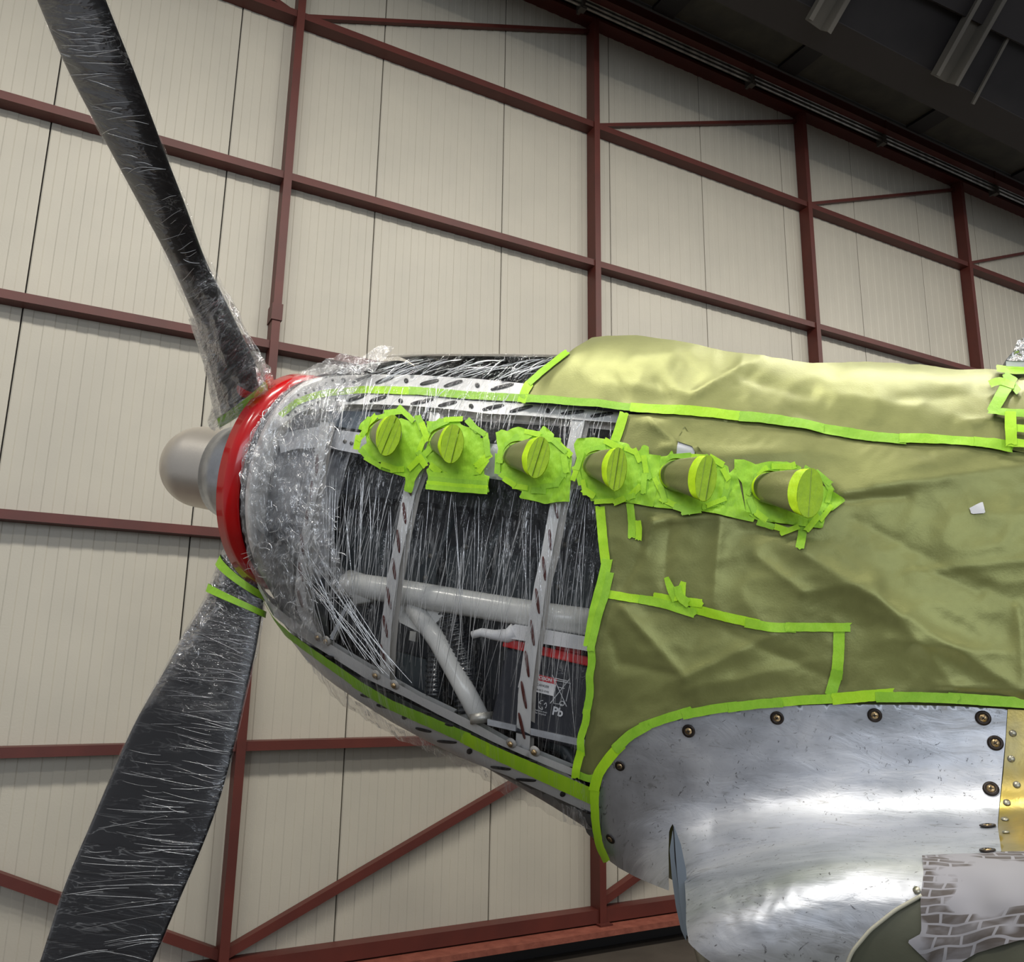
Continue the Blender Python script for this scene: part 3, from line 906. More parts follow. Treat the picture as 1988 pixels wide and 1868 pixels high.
# side ribs
def rib(le, fo_, ri, sl, foot):
    o_ = patch('rib', edgepoly(le, fo_), F_body(-.004), 8, MT['rail'], AC)
    patch('rib_side', edgepoly(fo_, ri), F_body(-.018), 8, MT['rail2'], o_)
    slots(sl, 5.2, F_body(-.004), MT['slotr'], o_)
    for (x, y) in foot:
        P, N = solve(F_body(.0), [(x, y)]); P, N = P[0], N[0]
        V, Fc = lathe([(0, .014), (.004, .0135), (.005, .0)], P + N * .002, N, 16); build('bracket_tab', V, Fc, MT['rail2'], o_)
        V, Fc = lathe([(0, .0075), (.006, .007), (.007, .0)], P + N * .006, N, 6); build('bolt', V, Fc, MT['screw'], o_)


rib([(1112, 812), (1104, 850), (1088, 930), (1068, 977), (1049, 1085), (1038, 1130), (1028, 1194), (1016, 1267), (1006, 1344), (1001, 1447)],
    [(1136, 815), (1128, 850), (1108, 930), (1090, 977), (1070, 1085), (1061, 1130), (1053, 1194), (1042, 1267), (1033, 1344), (1028, 1460)],
    [(1146, 817), (1138, 850), (1120, 930), (1104, 977), (1084, 1085), (1072, 1130), (1064, 1194), (1052, 1267), (1041, 1344), (1036, 1456)],
    [(1078, 979, 1083, 1006), (1067, 1029, 1070, 1067), (1054.6, 1082, 1059, 1126), (1041, 1144, 1047, 1190), (1031, 1205, 1037, 1252), (1021, 1265, 1027, 1313), (1013, 1324, 1022, 1374), (1008, 1385, 1019, 1433)],
    [(994, 1441), (1040, 1457)])
rib([(835, 800), (828, 850), (808, 900), (783, 956), (768, 1040), (752, 1120), (743, 1191), (738, 1261), (739, 1325)],
    [(855, 802), (848, 850), (826, 905), (806, 960), (788, 1040), (772, 1120), (762, 1191), (757, 1261), (757, 1333)],
    [(862, 803), (855, 850), (836, 905), (816, 960), (799, 1040), (785, 1120), (775, 1191), (769, 1261), (766, 1328)],
    [(796, 945, 798, 962), (783.5, 977, 788, 1016), (772, 1030, 776, 1072), (763, 1085, 768, 1124), (752, 1140, 759, 1182), (745, 1196, 753, 1237), (739.5, 1252, 749, 1289)],
    [(732, 1309), (768, 1328)])
rib([(622, 820), (612, 880), (598, 960), (588, 1020), (577, 1090), (572, 1150), (578, 1190), (600, 1232)],
    [(640, 820), (630, 880), (616, 960), (604, 1020), (595, 1090), (592, 1150), (600, 1190), (622, 1240)],
    [(650, 820), (641, 880), (627, 960), (616, 1020), (607, 1090), (604, 1150), (613, 1190), (636, 1246)],
    [(616.5, 884, 615, 922), (606, 935, 605, 974), (597, 991, 595, 1022), (585, 1038, 590, 1077), (581, 1093, 588, 1128), (578, 1144, 588, 1178)],
    [(620, 1236), (636, 1243)])

# engine bay contents
eng = empty('engine', W(.7, .25, 0)); eng.parent = AC; eng.location = W(.7, .25, 0) - W(1.2, 0, 0)


def prism(name, poly, r0, r1, m, par):
    a = on_r(poly, r1); n = len(a); b = a - L * (r1 - r0)
    V = list(a) + list(b); Fc = [tuple(range(n))] + [tuple(range(n, 2 * n))[::-1]] + [(i, n + i, n + (i + 1) % n, (i + 1) % n) for i in range(n)]
    nr = np.cross(a[1] - a[0], a[2] - a[0])
    if nr @ L < 0: Fc = [f[::-1] for f in Fc]
    return build(name, V, Fc, m, par, smooth=False)


prism('crankcase', [(560, 860), (1180, 930), (1180, 1500), (1060, 1455), (900, 1370), (760, 1290), (600, 1180), (560, 1050)], .05, .19, MT['engine'], eng)
prism('cylinder_bank', [(640, 900), (1170, 955), (1160, 1010), (630, 955)], .19, .30, MT['engine'], eng)
prism('cylinder_bank', [(650, 800), (1200, 835), (1190, 870), (640, 830)], .12, .26, MT['engine'], eng)
prism('side_plate', [(650, 1010), (850, 1055), (845, 1140), (825, 1150), (640, 1105)], .19, .225, MT['engine2'], eng)
prism('side_plate', [(868, 1060), (1155, 1098), (1148, 1190), (1000, 1165), (866, 1140)], .19, .215, MT['engine2'], eng)
prism('sump', [(770, 1265), (860, 1290), (852, 1365), (770, 1325)], .19, .24, MT['engine2'], eng)
for x, y in ((838, 1080), (828, 1123), (700, 1065), (1122, 1050), (1098, 1058), (775, 1288), (808, 1297), (1085, 1140), (905, 1062), (660, 1030), (1060, 1056), (985, 1060)):
    P = on_r([(x, y)], .222)[0]; V, Fc = lathe([(0, .007), (.010, .0065), (.011, 0)], P, L, 12); build('bolt', V, Fc, MT['galvd'], eng)
for i in range(5):
    x = 690 + i * 95
    m_ = MB(); m_.tube([on_r([(x, 990 + i * 9)], .24)[0], on_r([(x - 22, 1040 + i * 9)], .24)[0], on_r([(x - 26, 1095 + i * 9)], .21)[0]], .010, 10); m_.build('pipe', MT['engine2'], eng, True)
# bright shroud plate between the exhaust stacks
o = patch('exhaust_shroud', edgepoly([(632, 832), (700, 840), (800, 846), (900, 856), (1000, 866), (1112, 880), (1180, 888)], [(628, 868), (700, 882), (800, 905), (900, 922), (1000, 936), (1100, 948), (1180, 955)]), F_body(-.03), 10, MT['shroud'], AC)
patch('exhaust_shroud_step', edgepoly([(540, 850), (560, 838), (632, 826), (650, 828)], [(545, 880), (570, 872), (628, 868), (640, 870)]), F_body(-.04), 10, MT['shroud'], AC)
for x, y in ((670, 858), (683, 861), (696, 863), (627, 866)):
    P, N = solve(F_body(-.03), [(x, y)]); V, Fc = lathe([(0, .006), (.004, .005), (.005, 0)], P[0], N[0], 12); build('rivet', V, Fc, MT['galvd'], o)
prism('side_box', [(640, 797), (735, 800), (730, 838), (636, 826)], .22, .33, MT['ductgrey'], eng)
# engine mount
mt = empty('engine_mount', W(.7, .3, -.3)); mt.parent = AC; mt.location = W(.7, .3, -.3) - W(1.2, 0, 0)


def rtube(name, pts, r, rad, m, par, n=20):
    P = on_r([(p[0], p[1]) for p in pts], r); return MB().tube(list(P), rad, n).build(name, m, par, True)


rtube('main_tube', [(668, 1135), (700, 1138), (770, 1148), (900, 1170), (1050, 1195), (1170, 1212)], .28, [.030, .034, .034, .034, .034, .034], MT['tubew'], mt)
rtube('diagonal_tube', [(800, 1175), (850, 1245), (895, 1325), (934, 1398)], .27, .0255, MT['tubew'], mt)
prism('gusset', [(770, 1172), (880, 1178), (822, 1232), (775, 1208)], .26, .272, MT['tubew'], mt)
rtube('end_socket', [(676, 1128), (700, 1134), (706, 1172)], .27, [.032, .036, .03], MT['tubew'], mt)
rtube('lug', [(934, 1384), (936, 1404)], .28, .030, MT['galv'], mt)
prism('support_strap', [(700, 1130), (640, 1235), (650, 1242), (668, 1200), (708, 1140)], .27, .275, MT['tubew'], mt)
prism('support_strap', [(672, 1170), (640, 1240), (646, 1243), (678, 1173)], .30, .304, MT['alu'], mt)
prism('bolt_head', [(796, 1225), (808, 1228), (806, 1246), (794, 1243)], .27, .29, MT['galv'], mt)
# corrugated hoses
for (pl, rad, nm) in (([(868, 1160), (885, 1230), (905, 1300), (912, 1385)], .034, 'wide'), ([(858, 1215), (845, 1280), (843, 1350)], .022, 'narrow')):
    q_ = smooth_pl(pl, 2.4, 2); P = on_r(q_, .24); rd = [rad * (1 + .16 * (i % 4 in (0, 1))) for i in range(len(P))]
    o = MB().tube(list(P), rd, 20).build('corrugated_hose', MT['blackcowl'], None, True)
    tag(o, 'black corrugated hose behind the diagonal white tube, ' + ('the wider one' if nm == 'wide' else 'the narrower one left of it'), 'hose')
# battery
bt = empty('battery', on_r([(1060, 1400)], .3)[0], 'black battery with red lid and white Pb marking inside the open engine bay', 'battery')
c0 = acs(on_r([(978, 1256)], .31))[0]; c1 = acs(on_r([(1060, 1440)], .31))[0]; sa, zt_ = c0[0], c0[2]; zb2 = c1[2]; sb = sa + .40


def abox(name, s0, s1, r0, r1, z0, z1, m, par, bev=.0):
    V = [W(s, r, z) for s in (s0, s1) for r in (r0, r1) for z in (z0, z1)]
    o_ = build(name, V, [(0, 1, 3, 2), (4, 6, 7, 5), (0, 4, 5, 1), (2, 3, 7, 6), (0, 2, 6, 4), (1, 5, 7, 3)], m, par, smooth=False)
    if bev:
        b_ = o_.modifiers.new('b', 'BEVEL'); b_.width = bev; b_.segments = 2
    return o_


abox('case', sa + .004, sb, .12, .305, zb2, zt_, MT['case'], bt, .006)
abox('lid', sa - .004, sb, .115, .312, zt_, zt_ + .022, MT['lid'], bt, .003)
for ds in (.02, .13, .24): abox('lid_block', sa + ds, sa + ds + .065, .18, .300, zt_ + .022, zt_ + .046, MT['lid'], bt, .003)


def lab(px, py, r=.3065): return acs(on_r([(px, py)], r))[0]


def on_case(name, poly, r, m, par): return prism(name, poly, r - .0006, r, m, par)


l0, l1 = lab(1012, 1303), lab(1075, 1352)
lb = abox('warning_label', l0[0] - .0, l1[0], .3045, .3062, l1[2], l0[2] + .002, MT['white'], bt)
abox('label_header', l0[0] + .0, l1[0], .3062, .3066, l0[2] - .012, l0[2] + .002, MT['redprint'], lb)


def text(body, s, z, size, m, par, r=.3068, name='lettering', bold=0.0):
    c = bpy.data.curves.new(name, 'FONT'); c.body = body; c.size = size; c.align_x = 'CENTER'; c.align_y = 'CENTER'; c.extrude = .0002; c.offset = bold
    c.materials.append(m)
    o_ = bpy.data.objects.new(name, c); COL.objects.link(o_)
    Mx = Matrix(((-A[0], U[0], L[0], 0), (-A[1], U[1], L[1], 0), (-A[2], U[2], L[2], 0), (0, 0, 0, 1)))
    pl = np.zeros(3); q_ = par
    while q_ is not None: pl = pl + np.array(q_.location); q_ = q_.parent
    bpy.context.view_layer.update()
    me = bpy.data.meshes.new_from_object(o_.evaluated_get(bpy.context.evaluated_depsgraph_get())); bpy.data.objects.remove(o_)
    o_ = bpy.data.objects.new(name, me); COL.objects.link(o_)
    if not me.materials: me.materials.append(m)
    o_.parent = par; o_.rotation_euler = Mx.to_euler(); o_.location = W(s, r, z) - pl
    return o_


text('POISON', lab(1059, 1308)[0], l0[2] - .005, .0105, MT['white'], lb, .3068, bold=.0003)
text('! DANGER', lab(1057, 1308)[0], l0[2] - .022, .008, MT['slot'], lb)
text('SHIELD EYES', lab(1060, 1308)[0], l0[2] - .034, .006, MT['slot'], lb)
text('NO SPARKS', lab(1058, 1308)[0], l0[2] - .046, .006, MT['slot'], lb)
V, Fc = lathe([(0, .007), (.0006, .001)], W(l0[0] + .03, .3063, l0[2] - .034), L, 16); build('label_mark', V, Fc, MT['blueprint'], lb)
p_ = lab(1083, 1381); text('Pb', p_[0], p_[2] - .002, .027, MT['print'], bt, .3066, bold=.0008)
p_ = lab(1053, 1369)
mm = MB()
for k in range(3):
    a0 = math.pi / 2 + k * 2 * math.pi / 3
    for j in range(3):
        a1 = a0 + j * .45; a2 = a1 + .38
        P1 = W(p_[0] + .0105 * math.cos(a1), .3066, p_[2] + .0105 * math.sin(a1)); P2 = W(p_[0] + .0105 * math.cos(a2), .3066, p_[2] + .0105 * math.sin(a2)); mm.tube([P1, P2], .0010, 6)
    b1_ = a0 + 1.3
    mm.tube([W(p_[0] + .0105 * math.cos(b1_), .3066, p_[2] + .0105 * math.sin(b1_)), W(p_[0] + .0045 * math.cos(b1_ - .3), .3066, p_[2] + .0045 * math.sin(b1_ - .3))], .001, 6)
mm.build('recycling_mark', MT['print'], bt)
mm = MB()
bx = lambda x, y_: on_r([(x, y_)], .3066)[0]
for seg in ([(1076, 1320), (1075, 1366), (1092, 1368)], [(1107, 1328), (1099, 1362)], [(1074, 1320), (1108, 1327)], [(1078, 1317), (1104, 1323)], [(1072, 1310), (1100, 1372)], [(1106, 1318), (1068, 1366)], [(1083, 1334), (1096, 1337)]):
    mm.tube([bx(*p) for p in seg], .0010, 6)
for k in range(12):
    a1, a2 = k * math.pi / 6, (k + 1) * math.pi / 6
    mm.tube([bx(1091 + 4.5 * math.cos(a1), 1366 + 4.5 * math.sin(a1)), bx(1091 + 4.5 * math.cos(a2), 1366 + 4.5 * math.sin(a2))], .0011, 6)
mm.build('crossed_bin_mark', MT['print'], bt)
text('battery must\nbe recycled', p_[0], p_[2] - .018, .006, MT['print'], bt)
o = prism('battery_strap', [(946, 1396), (1001, 1408), (1001, 1420), (946, 1408)], .30, .316, MT['strap'], AC)
o = prism('battery_strap', [(1030, 1414), (1150, 1440), (1150, 1454), (1030, 1427)], .30, .316, MT['strap'], AC)
cv = prism('battery_cover', [(985, 1222), (1000, 1212), (1160, 1240), (1160, 1268), (1128, 1262), (990, 1240)], .20, .325, MT['white'], None)
tag(cv, 'white plastic cover strip lying over the red battery lid', 'cover')
P = on_r([(917, 1233), (935, 1228), (960, 1233), (985, 1235), (1000, 1226)], .31)
o = MB().tube(list(P), [.010, .011, .013, .018, .022], 12).build('cable_sleeve', MT['white'], None, True)
tag(o, 'twisted white cable sleeve leading to the battery cover', 'sleeve')
o = rtube('oil_line', [(1070, 1440), (1095, 1450), (1120, 1490), (1128, 1510)], .25, .02, MT['engine2'], eng)

# windscreen in silver film at the right edge
ws = prism('windscreen', [(1950, 728), (1952, 700), (1975, 672), (2010, 650), (2140, 640), (2160, 740)], -.10, .22, MT['lowmetal'], AC)


def wsdisp(p):
    return np.array([.006 * noise.noise(Vector((x * .12, y * .12, 3))) + .003 * noise.noise(Vector((x * .4, y * .4, 9))) for x, y in p])


wf = empty('windscreen_wrap', on_r([(1985, 700)], .24)[0], 'crumpled silvery film wrapped over the windscreen at the right edge', 'plastic film')
patch('wrap_top', [(1953, 700), (1962, 690), (1968, 680), (1976, 660), (1992, 655), (2060, 645), (2100, 700), (1995, 701)], None, 3, FOIL, wf, disp=wsdisp, plane=.235)
patch('wrap_side', [(1953, 701), (1996, 702), (2100, 702), (2100, 732), (1953, 728)], None, 5, MT['white'], wf, plane=.232)

# ------------------------------------------------------------------ wing root
FF = F_fair(0.0)


def dent(p):
    o_ = np.zeros(len(p))
    for i, (x, y_) in enumerate(p):
        o_[i] = .0016 * noise.noise(Vector((x * .012, y_ * .03, 1))) + .0007 * noise.noise(Vector((x * .04, y_ * .09, 5)))
        k = max(0.0, 1 - ((x - 1460) / 170) ** 2 - ((y_ - 1760) / 75) ** 2)
        o_[i] += k * (.003 * noise.noise(Vector((x * .05, y_ * .07, 2))))
    return o_


def alu_mat():
    m, t, N, lk, b = nt('wing_root_metal')
    f = tex(N, lk, 5, 5, .65, 'UV', (1, 1.6, 1), .6)
    c = ramp(N, lk, f, [(.30, (.44, .465, .51)), (.5, (.58, .60, .65)), (.72, (.70, .71, .74))])
    g = tex(N, lk, 26, 4, .6, 'UV', (.5, 1.8, 1), 1.2)
    sm = ramp(N, lk, g, [(.60, (1, 1, 1)), (.70, (.72, .71, .69))])
    h = tex(N, lk, 42, 6, .75, 'UV', (1, 1, 1), 2.5)
    sc_ = ramp(N, lk, h, [(.60, (1, 1, 1)), (.66, (.30, .29, .29))])
    m1 = N.new('ShaderNodeMix'); m1.data_type = 'RGBA'; m1.blend_type = 'MULTIPLY'; m1.inputs[0].default_value = 1
    lk.new(c, m1.inputs[6]); lk.new(sm, m1.inputs[7])
    m2 = N.new('ShaderNodeMix'); m2.data_type = 'RGBA'; m2.blend_type = 'MULTIPLY'; m2.inputs[0].default_value = 1
    lk.new(m1.outputs[2], m2.inputs[6]); lk.new(sc_, m2.inputs[7]); lk.new(m2.outputs[2], b.inputs['Base Color'])
    b.inputs['Metallic'].default_value = .84
    lk.new(ramp(N, lk, f, [(.3, (.42,) * 3), (.7, (.54,) * 3)]), b.inputs['Roughness'])
    bn = N.new('ShaderNodeBump'); bn.inputs['Strength'].default_value = .22; bn.inputs['Distance'].default_value = .006
    k = tex(N, lk, 17, 4, .6, 'UV', (.6, 1.5, 1), 1.0); lk.new(k, bn.inputs['Height']); lk.new(bn.outputs['Normal'], b.inputs['Normal'])
    return m


ALU = alu_mat()
fair_top = [(1183, 1668), (1172, 1635), (1164, 1590), (1164, 1545), (1172, 1505), (1190, 1470), (1225, 1432), (1275, 1405), (1330, 1390), (1400, 1380), (1500, 1371), (1620, 1367), (1750, 1368), (1860, 1371), (1955, 1377)]
fairing = patch('wing_fairing', fair_top + [(1952, 1430), (1946, 1500), (1941, 1560), (1938, 1610), (1946, 1662), (1900, 1670), (1800, 1700), (1790, 1742), (1740, 1768), (1690, 1805), (1655, 1845), (1630, 1900),
                                           (1560, 1950), (1470, 1930), (1400, 1880), (1362, 1850), (1341, 1832), (1336, 1800), (1334, 1740), (1330, 1680), (1322, 1640), (1308, 1600), (1301, 1612), (1300, 1660), (1303, 1732), (1235, 1701), (1205, 1684)],
                FF, 9, ALU, AC, disp=dent, off=.004)
brassp = patch('gold_panel', [(1956, 1377), (1988, 1379), (2100, 1385), (2100, 1680), (1946, 1663), (1938, 1612), (1942, 1560), (1948, 1500), (1953, 1430)], FF, 9, MT['brass'], AC, off=.003)
wskin = patch('wing_skin', [(1946, 1664), (2100, 1682), (2250, 1800), (2250, 2300), (1640, 2300), (1600, 1980), (1632, 1900), (1655, 1845), (1690, 1805), (1740, 1768), (1790, 1742), (1800, 1700), (1900, 1670)], FF, 16, MT['olive'], AC, off=.001)
q_ = smooth_pl([(1632, 1900), (1655, 1845), (1690, 1805), (1740, 1768), (1792, 1741)], 6, 2); P, N = solve(FF, q_)
MB().tube(list(P + N * .004), .0028, 8).build('sealant_bead', MT['bead'], AC, True)


def wing_solid():
    V = []; rs = np.r_[.50, .6, .7, .78, .86, .94, 1.02, 1.1, np.linspace(1.3, 3.6, 8)]; n = 28
    for r_ in rs:
        le = 1.475 + .22 * (r_ - .42) + .05; zc = -.79 + .05 * (r_ - .4); a, b = .26, .13
        if r_ > 2: le += .0; b *= np.interp(r_, [2, 3.6], [1, .6])
        pts = []
        for k in range(n + 1):
            th = math.pi / 2 + math.pi * k / n
            pts.append((le + a + a * math.cos(th), zc + b * math.sin(th)))
        pts = [(le + a + 1.4, zc + b * .9), (le + a + .6, zc + b + .17), (le + a + .3, zc + b + .08)] + pts + [(le + a + .7, zc - b * .8), (le + a + 1.4, zc - b * .1)]
        V += [W(s, r_, z - float(shoulder(s, r_))) for s, z in pts]
    m_ = n + 6; Fc = [(i * m_ + k, i * m_ + (k + 1) % m_, (i + 1) * m_ + (k + 1) % m_, (i + 1) * m_ + k) for i in range(15) for k in range(m_)]
    Fc.append(tuple(15 * m_ + k for k in range(m_))); Fc.append(tuple(range(m_))[::-1])
    return build('wing', V, Fc, MT['olive'], AC)


wing_solid()
# intake lips
patch('intake_lip', [(1306, 1612), (1312, 1660), (1322, 1700), (1333, 1800), (1332, 1828), (1322, 1805), (1312, 1760), (1304, 1700), (1300, 1650)], None, 5, MT['ductgrey'], AC, plane=.46)
patch('intake_lip', [(1308, 1602), (1322, 1640), (1332, 1690), (1336, 1760), (1338, 1822), (1330, 1812), (1320, 1750), (1314, 1690)], None, 5, MT['ductgrey'], AC, plane=.52)
patch('intake_throat', [(1306, 1600), (1316, 1625), (1322, 1700), (1318, 1730), (1310, 1670)], None, 5, MT['slot'], AC, plane=.50)


def screw(x, y_, rp, par, F, off=.004, wash=True, gold=False):
    P, N = solve(F, [(x, y_)]); P, N = P[0] + N[0] * off, N[0]
    rr_ = rp * np.linalg.norm(P - CAM) / FPX
    m_ = MB()
    if wash:
        V, Fc = lathe([(0, rr_), (.0018, rr_ * .96), (.0018, rr_ * .55), (.0005, rr_ * .5)], P, N, 28); m_.add(V, Fc, 0)
    h = .55 if wash else 1
    V, Fc = lathe([(.0004, rr_ * h), (.0022, rr_ * h * .9), (.003, rr_ * .1), (.003, 0)], P, N, 24); m_.add(V, Fc, 1)
    if wash:
        a_ = np.cross(N, [0, 0, 1.]); a_ /= np.linalg.norm(a_); b_ = np.cross(N, a_)
        an = rnd.uniform(0, 1.5); u1 = math.cos(an) * a_ + math.sin(an) * b_; u2 = np.cross(N, u1)
        m_.obb(P + N * .003, u1 * rr_ * .26, u2 * rr_ * .06, N * .0004, 2); m_.obb(P + N * .003, u2 * rr_ * .26, u1 * rr_ * .06, N * .0004, 2)
    return m_.build('screw' if wash else 'rivet', [MT['washer'], MT['screw'] if wash else MT['rivet'], MT['slot']], par, True)


for x, y_ in ((1205, 1485), (1338, 1418), (1509, 1393), (1698, 1388), (1908, 1394), (1932, 1443), (1924, 1534), (1919, 1610), (1188, 1626), (1919, 1659)):
    screw(x, y_, 12 if x > 1300 else 9.5, fairing, FF, .006)
for x, y_ in ((1966, 1424), (1963, 1474), (1974, 1525), (1955, 1561), (1952, 1595), (1954, 1621)): screw(x, y_, 5.5, brassp, FF, .004, False)
screw(1783, 1733, 6, fairing, FF, .006, False)

# ------------------------------------------------------------------ masking paper
CREASE = [  # x0,y0,x1,y1,width,amp(mm)
    (1640, 962, 2000, 905, 26, 13), (1600, 975, 1760, 965, 7, -9), (1560, 1075, 1990, 1345, 34, 17), (1660, 1010, 1990, 1180, 30, -8),
    (1210, 1180, 1330, 1312, 15, 11), (1330, 1312, 1500, 1235, 20, 11), (1215, 1290, 1330, 1312, 12, -5), (1400, 1010, 1385, 1170, 12, 9), (1300, 1020, 1290, 1130, 12, -8),
    (1270, 1015, 1250, 1075, 8, 9), (1270, 1015, 1400, 1000, 8, 7), (1470, 1080, 1560, 1150, 12, 7), (1560, 1150, 1690, 1130, 20, 7), (1250, 1060, 1210, 1140, 12, -8),
    (1420, 1230, 1640, 1330, 18, -6), (1700, 1150, 1850, 1330, 24, 9), (1790, 1100, 1900, 1150, 16, -7), (1720, 1240, 1960, 1270, 18, 6), (1785, 1110, 1990, 1090, 20, 9),
    (1260, 820, 1310, 860, 9, 9), (1290, 870, 1370, 880, 10, 7), (1395, 890, 1560, 880, 22, 8), (1600, 840, 1800, 880, 20, -6), (1700, 930, 1985, 850, 30, 8),
    (1820, 1330, 1975, 1340, 10, 7), (1975, 1180, 1985, 1330, 14, 8), (1190, 1240, 1200, 1290, 8, -7), (1330, 1340, 1600, 1280, 18, 6), (1190, 1420, 1300, 1390, 20, 6), (1440, 1030, 1600, 1050, 20, -7),
    # upper sheet
    (1120, 690, 1075, 740, 12, 7), (1190, 735, 1215, 775, 10, -7), (1275, 745, 1300, 780, 8, -6), (1350, 772, 1420, 728, 10, 9), (1420, 728, 1480, 700, 10, 8), (1420, 728, 1600, 780, 14, -7),
    (1230, 700, 1340, 690, 18, 6), (1350, 772, 1180, 745, 14, 5), (1600, 770, 1780, 800, 24, 9), (1750, 778, 1960, 760, 20, -6), (1540, 800, 1760, 845, 16, -6), (1860, 830, 1940, 822, 12, 7), (1430, 740, 1440, 700, 8, 5),
]


def pdisp(p):
    p = np.atleast_2d(p).astype(float); o_ = np.zeros(len(p))
    for (x0, y0, x1, y1, w, a) in CREASE:
        d = np.array([x1 - x0, y1 - y0]); ln = np.linalg.norm(d); q = p - np.array([x0, y0])
        t = (q @ d) / ln ** 2; tc = np.clip(t, 0, 1); dist = np.linalg.norm(q - tc[:, None] * d, axis=1)
        o_ += a * .00125 * np.exp(-np.sqrt((dist / (w * 1.15)) ** 2 + .015) * 1.15) * (1 - .5 * np.abs(tc - .3))
    for i, (x, y_) in enumerate(p):
        v = Vector((x * .0055, y_ * .008, 2.0)); o_[i] += .0065 * noise.noise(v)
        a = noise.noise(Vector((x * .013, y_ * .016, 7))); o_[i] += .0026 * (.5 - abs(a) * 2)
        b = noise.noise(Vector((x * .03 + y_ * .012, y_ * .034, 11))); o_[i] += .0008 * (.5 - abs(b) * 2)
    return o_ + .006


FP = F_body(.012, bump=.062)
sheet_top = [(1018, 782), (1034, 746), (1066, 716), (1104, 695), (1128, 676), (1150, 660), (1180, 655), (1240, 655), (1330, 670), (1400, 684), (1450, 692), (1580, 710), (1700, 708), (1800, 712), (1860, 720), (1960, 722), (2120, 730),
             (2120, 895), (1988, 886), (1950, 876), (1850, 864), (1700, 850), (1560, 830), (1490, 820), (1330, 802), (1250, 797), (1100, 783)]
o = patch('masking_paper', sheet_top, FP, 8, MT['paper'], None, disp=pdisp)
tag(o, 'olive masking paper draped over the fuselage top, above the long green tape line', 'masking paper')
sheet_side = [(1214, 808), (1330, 806), (1490, 824), (1700, 854), (1850, 868), (1950, 880), (2120, 898), (2120, 1375), (1988, 1366), (1850, 1358), (1720, 1352), (1620, 1360), (1500, 1366), (1350, 1384), (1280, 1402), (1225, 1428), (1180, 1470), (1168, 1505), (1128, 1500),
              (1136, 1440), (1144, 1380), (1152, 1300), (1150, 1250), (1166, 1180), (1180, 1110), (1172, 1040), (1166, 985), (1160, 940), (1185, 870), (1200, 850)]
o = patch('masking_paper', sheet_side, FP, 7, MT['paper'], None, disp=lambda p: pdisp(p) - .002)
tag(o, 'large creased olive masking paper sheet covering the fuselage side above the bare metal wing root', 'masking paper')
o = patch('masking_paper', [(1990, 735), (2120, 740), (2120, 815), (1925, 806), (1950, 760)], FP, 9, MT['paper'], None, disp=lambda p: pdisp(p) + .006)
tag(o, 'small olive paper piece behind the tape at the right edge, under the windscreen', 'masking paper')
o = patch('paper_tear', [(1880, 990), (1906, 977), (1911, 1000), (1884, 1001)], FP, 5, MT['white'], None, disp=lambda p: pdisp(p) + .002)
tag(o, 'small white triangular tear in the paper near the right edge', 'tear')
o = patch('paper_tear', [(1318, 861), (1340, 864), (1352, 872), (1348, 892), (1314, 888)], FP, 5, MT['white'], None, disp=lambda p: pdisp(p) + .002)
tag(o, 'white patch showing through torn paper above the fifth exhaust cover', 'tear')
o = patch('paper_flap', [(1330, 832), (1378, 905), (1360, 900), (1345, 872), (1314, 862)], FP, 5, MT['paper'], None, disp=lambda p: pdisp(p) + .006)
tag(o, 'pointed olive paper flap above the fifth exhaust cover', 'paper flap')

# ------------------------------------------------------------------ green masking tape
FPt = FP; pd = lambda p: pdisp(p)


def tape(label, pieces, F=None, disp=pd, off=.0035, group=None):
    F = F or FPt
    P0, _ = solve(F, [pieces[0][0][0]])
    t = empty('masking_tape', P0[0], label, 'tape', group)
    for i, (pl, w) in enumerate(pieces):
        strip('tape_strip', pl, w, F, TAPE[(i + int(pl[0][0])) % 3], t, off + .0012 * (i % 3), disp)
    return t


tape('long green tape line between upper and side paper sheets', [
    ([(1006, 776), (1060, 779), (1150, 786), (1250, 799)], 15), ([(1225, 796), (1330, 803), (1440, 812), (1455, 816)], 18), ([(1436, 813), (1500, 820), (1560, 828), (1600, 836)], 19),
    ([(1585, 833), (1700, 850), (1760, 858)], 19), ([(1745, 855), (1850, 862), (1905, 868)], 18), ([(1888, 866), (1925, 870), (1962, 877)], 19)])
tape('green tape up the slanted front edge of the upper paper sheet', [([(1013, 784), (1020, 765), (1030, 746)], 17), ([(1028, 748), (1050, 728), (1078, 710), (1106, 694)], 13)])
tape('short upright green tape at the front top of the side sheet, below the long line', [([(1214, 806), (1206, 832), (1196, 862)], 18)])
tape('green tape running down the front edge of the side paper sheet', [
    ([(1166, 984), (1170, 1030), (1177, 1092)], 18), ([(1181, 1086), (1172, 1130), (1158, 1180), (1146, 1252)], 20), ([(1187, 1112), (1177, 1160), (1166, 1190), (1150, 1262)], 14),
    ([(1150, 1245), (1153, 1285), (1147, 1310), (1148, 1345), (1140, 1385)], 15), ([(1142, 1375), (1140, 1400), (1129, 1430), (1132, 1465)], 14), ([(1131, 1455), (1124, 1480), (1121, 1505)], 16), ([(1120, 1496), (1145, 1508), (1166, 1503)], 14)])
tape('green tape bent across the side sheet above the bare metal wing root', [
    ([(1175, 1152), (1230, 1162), (1285, 1168)], 16), ([(1270, 1158), (1310, 1165), (1366, 1172)], 16), ([(1243, 1163), (1290, 1172), (1352, 1192)], 17), ([(1340, 1180), (1410, 1198), (1475, 1212)], 18), ([(1448, 1209), (1500, 1218), (1545, 1219)], 18), ([(1525, 1217), (1600, 1218), (1652, 1218)], 17)])
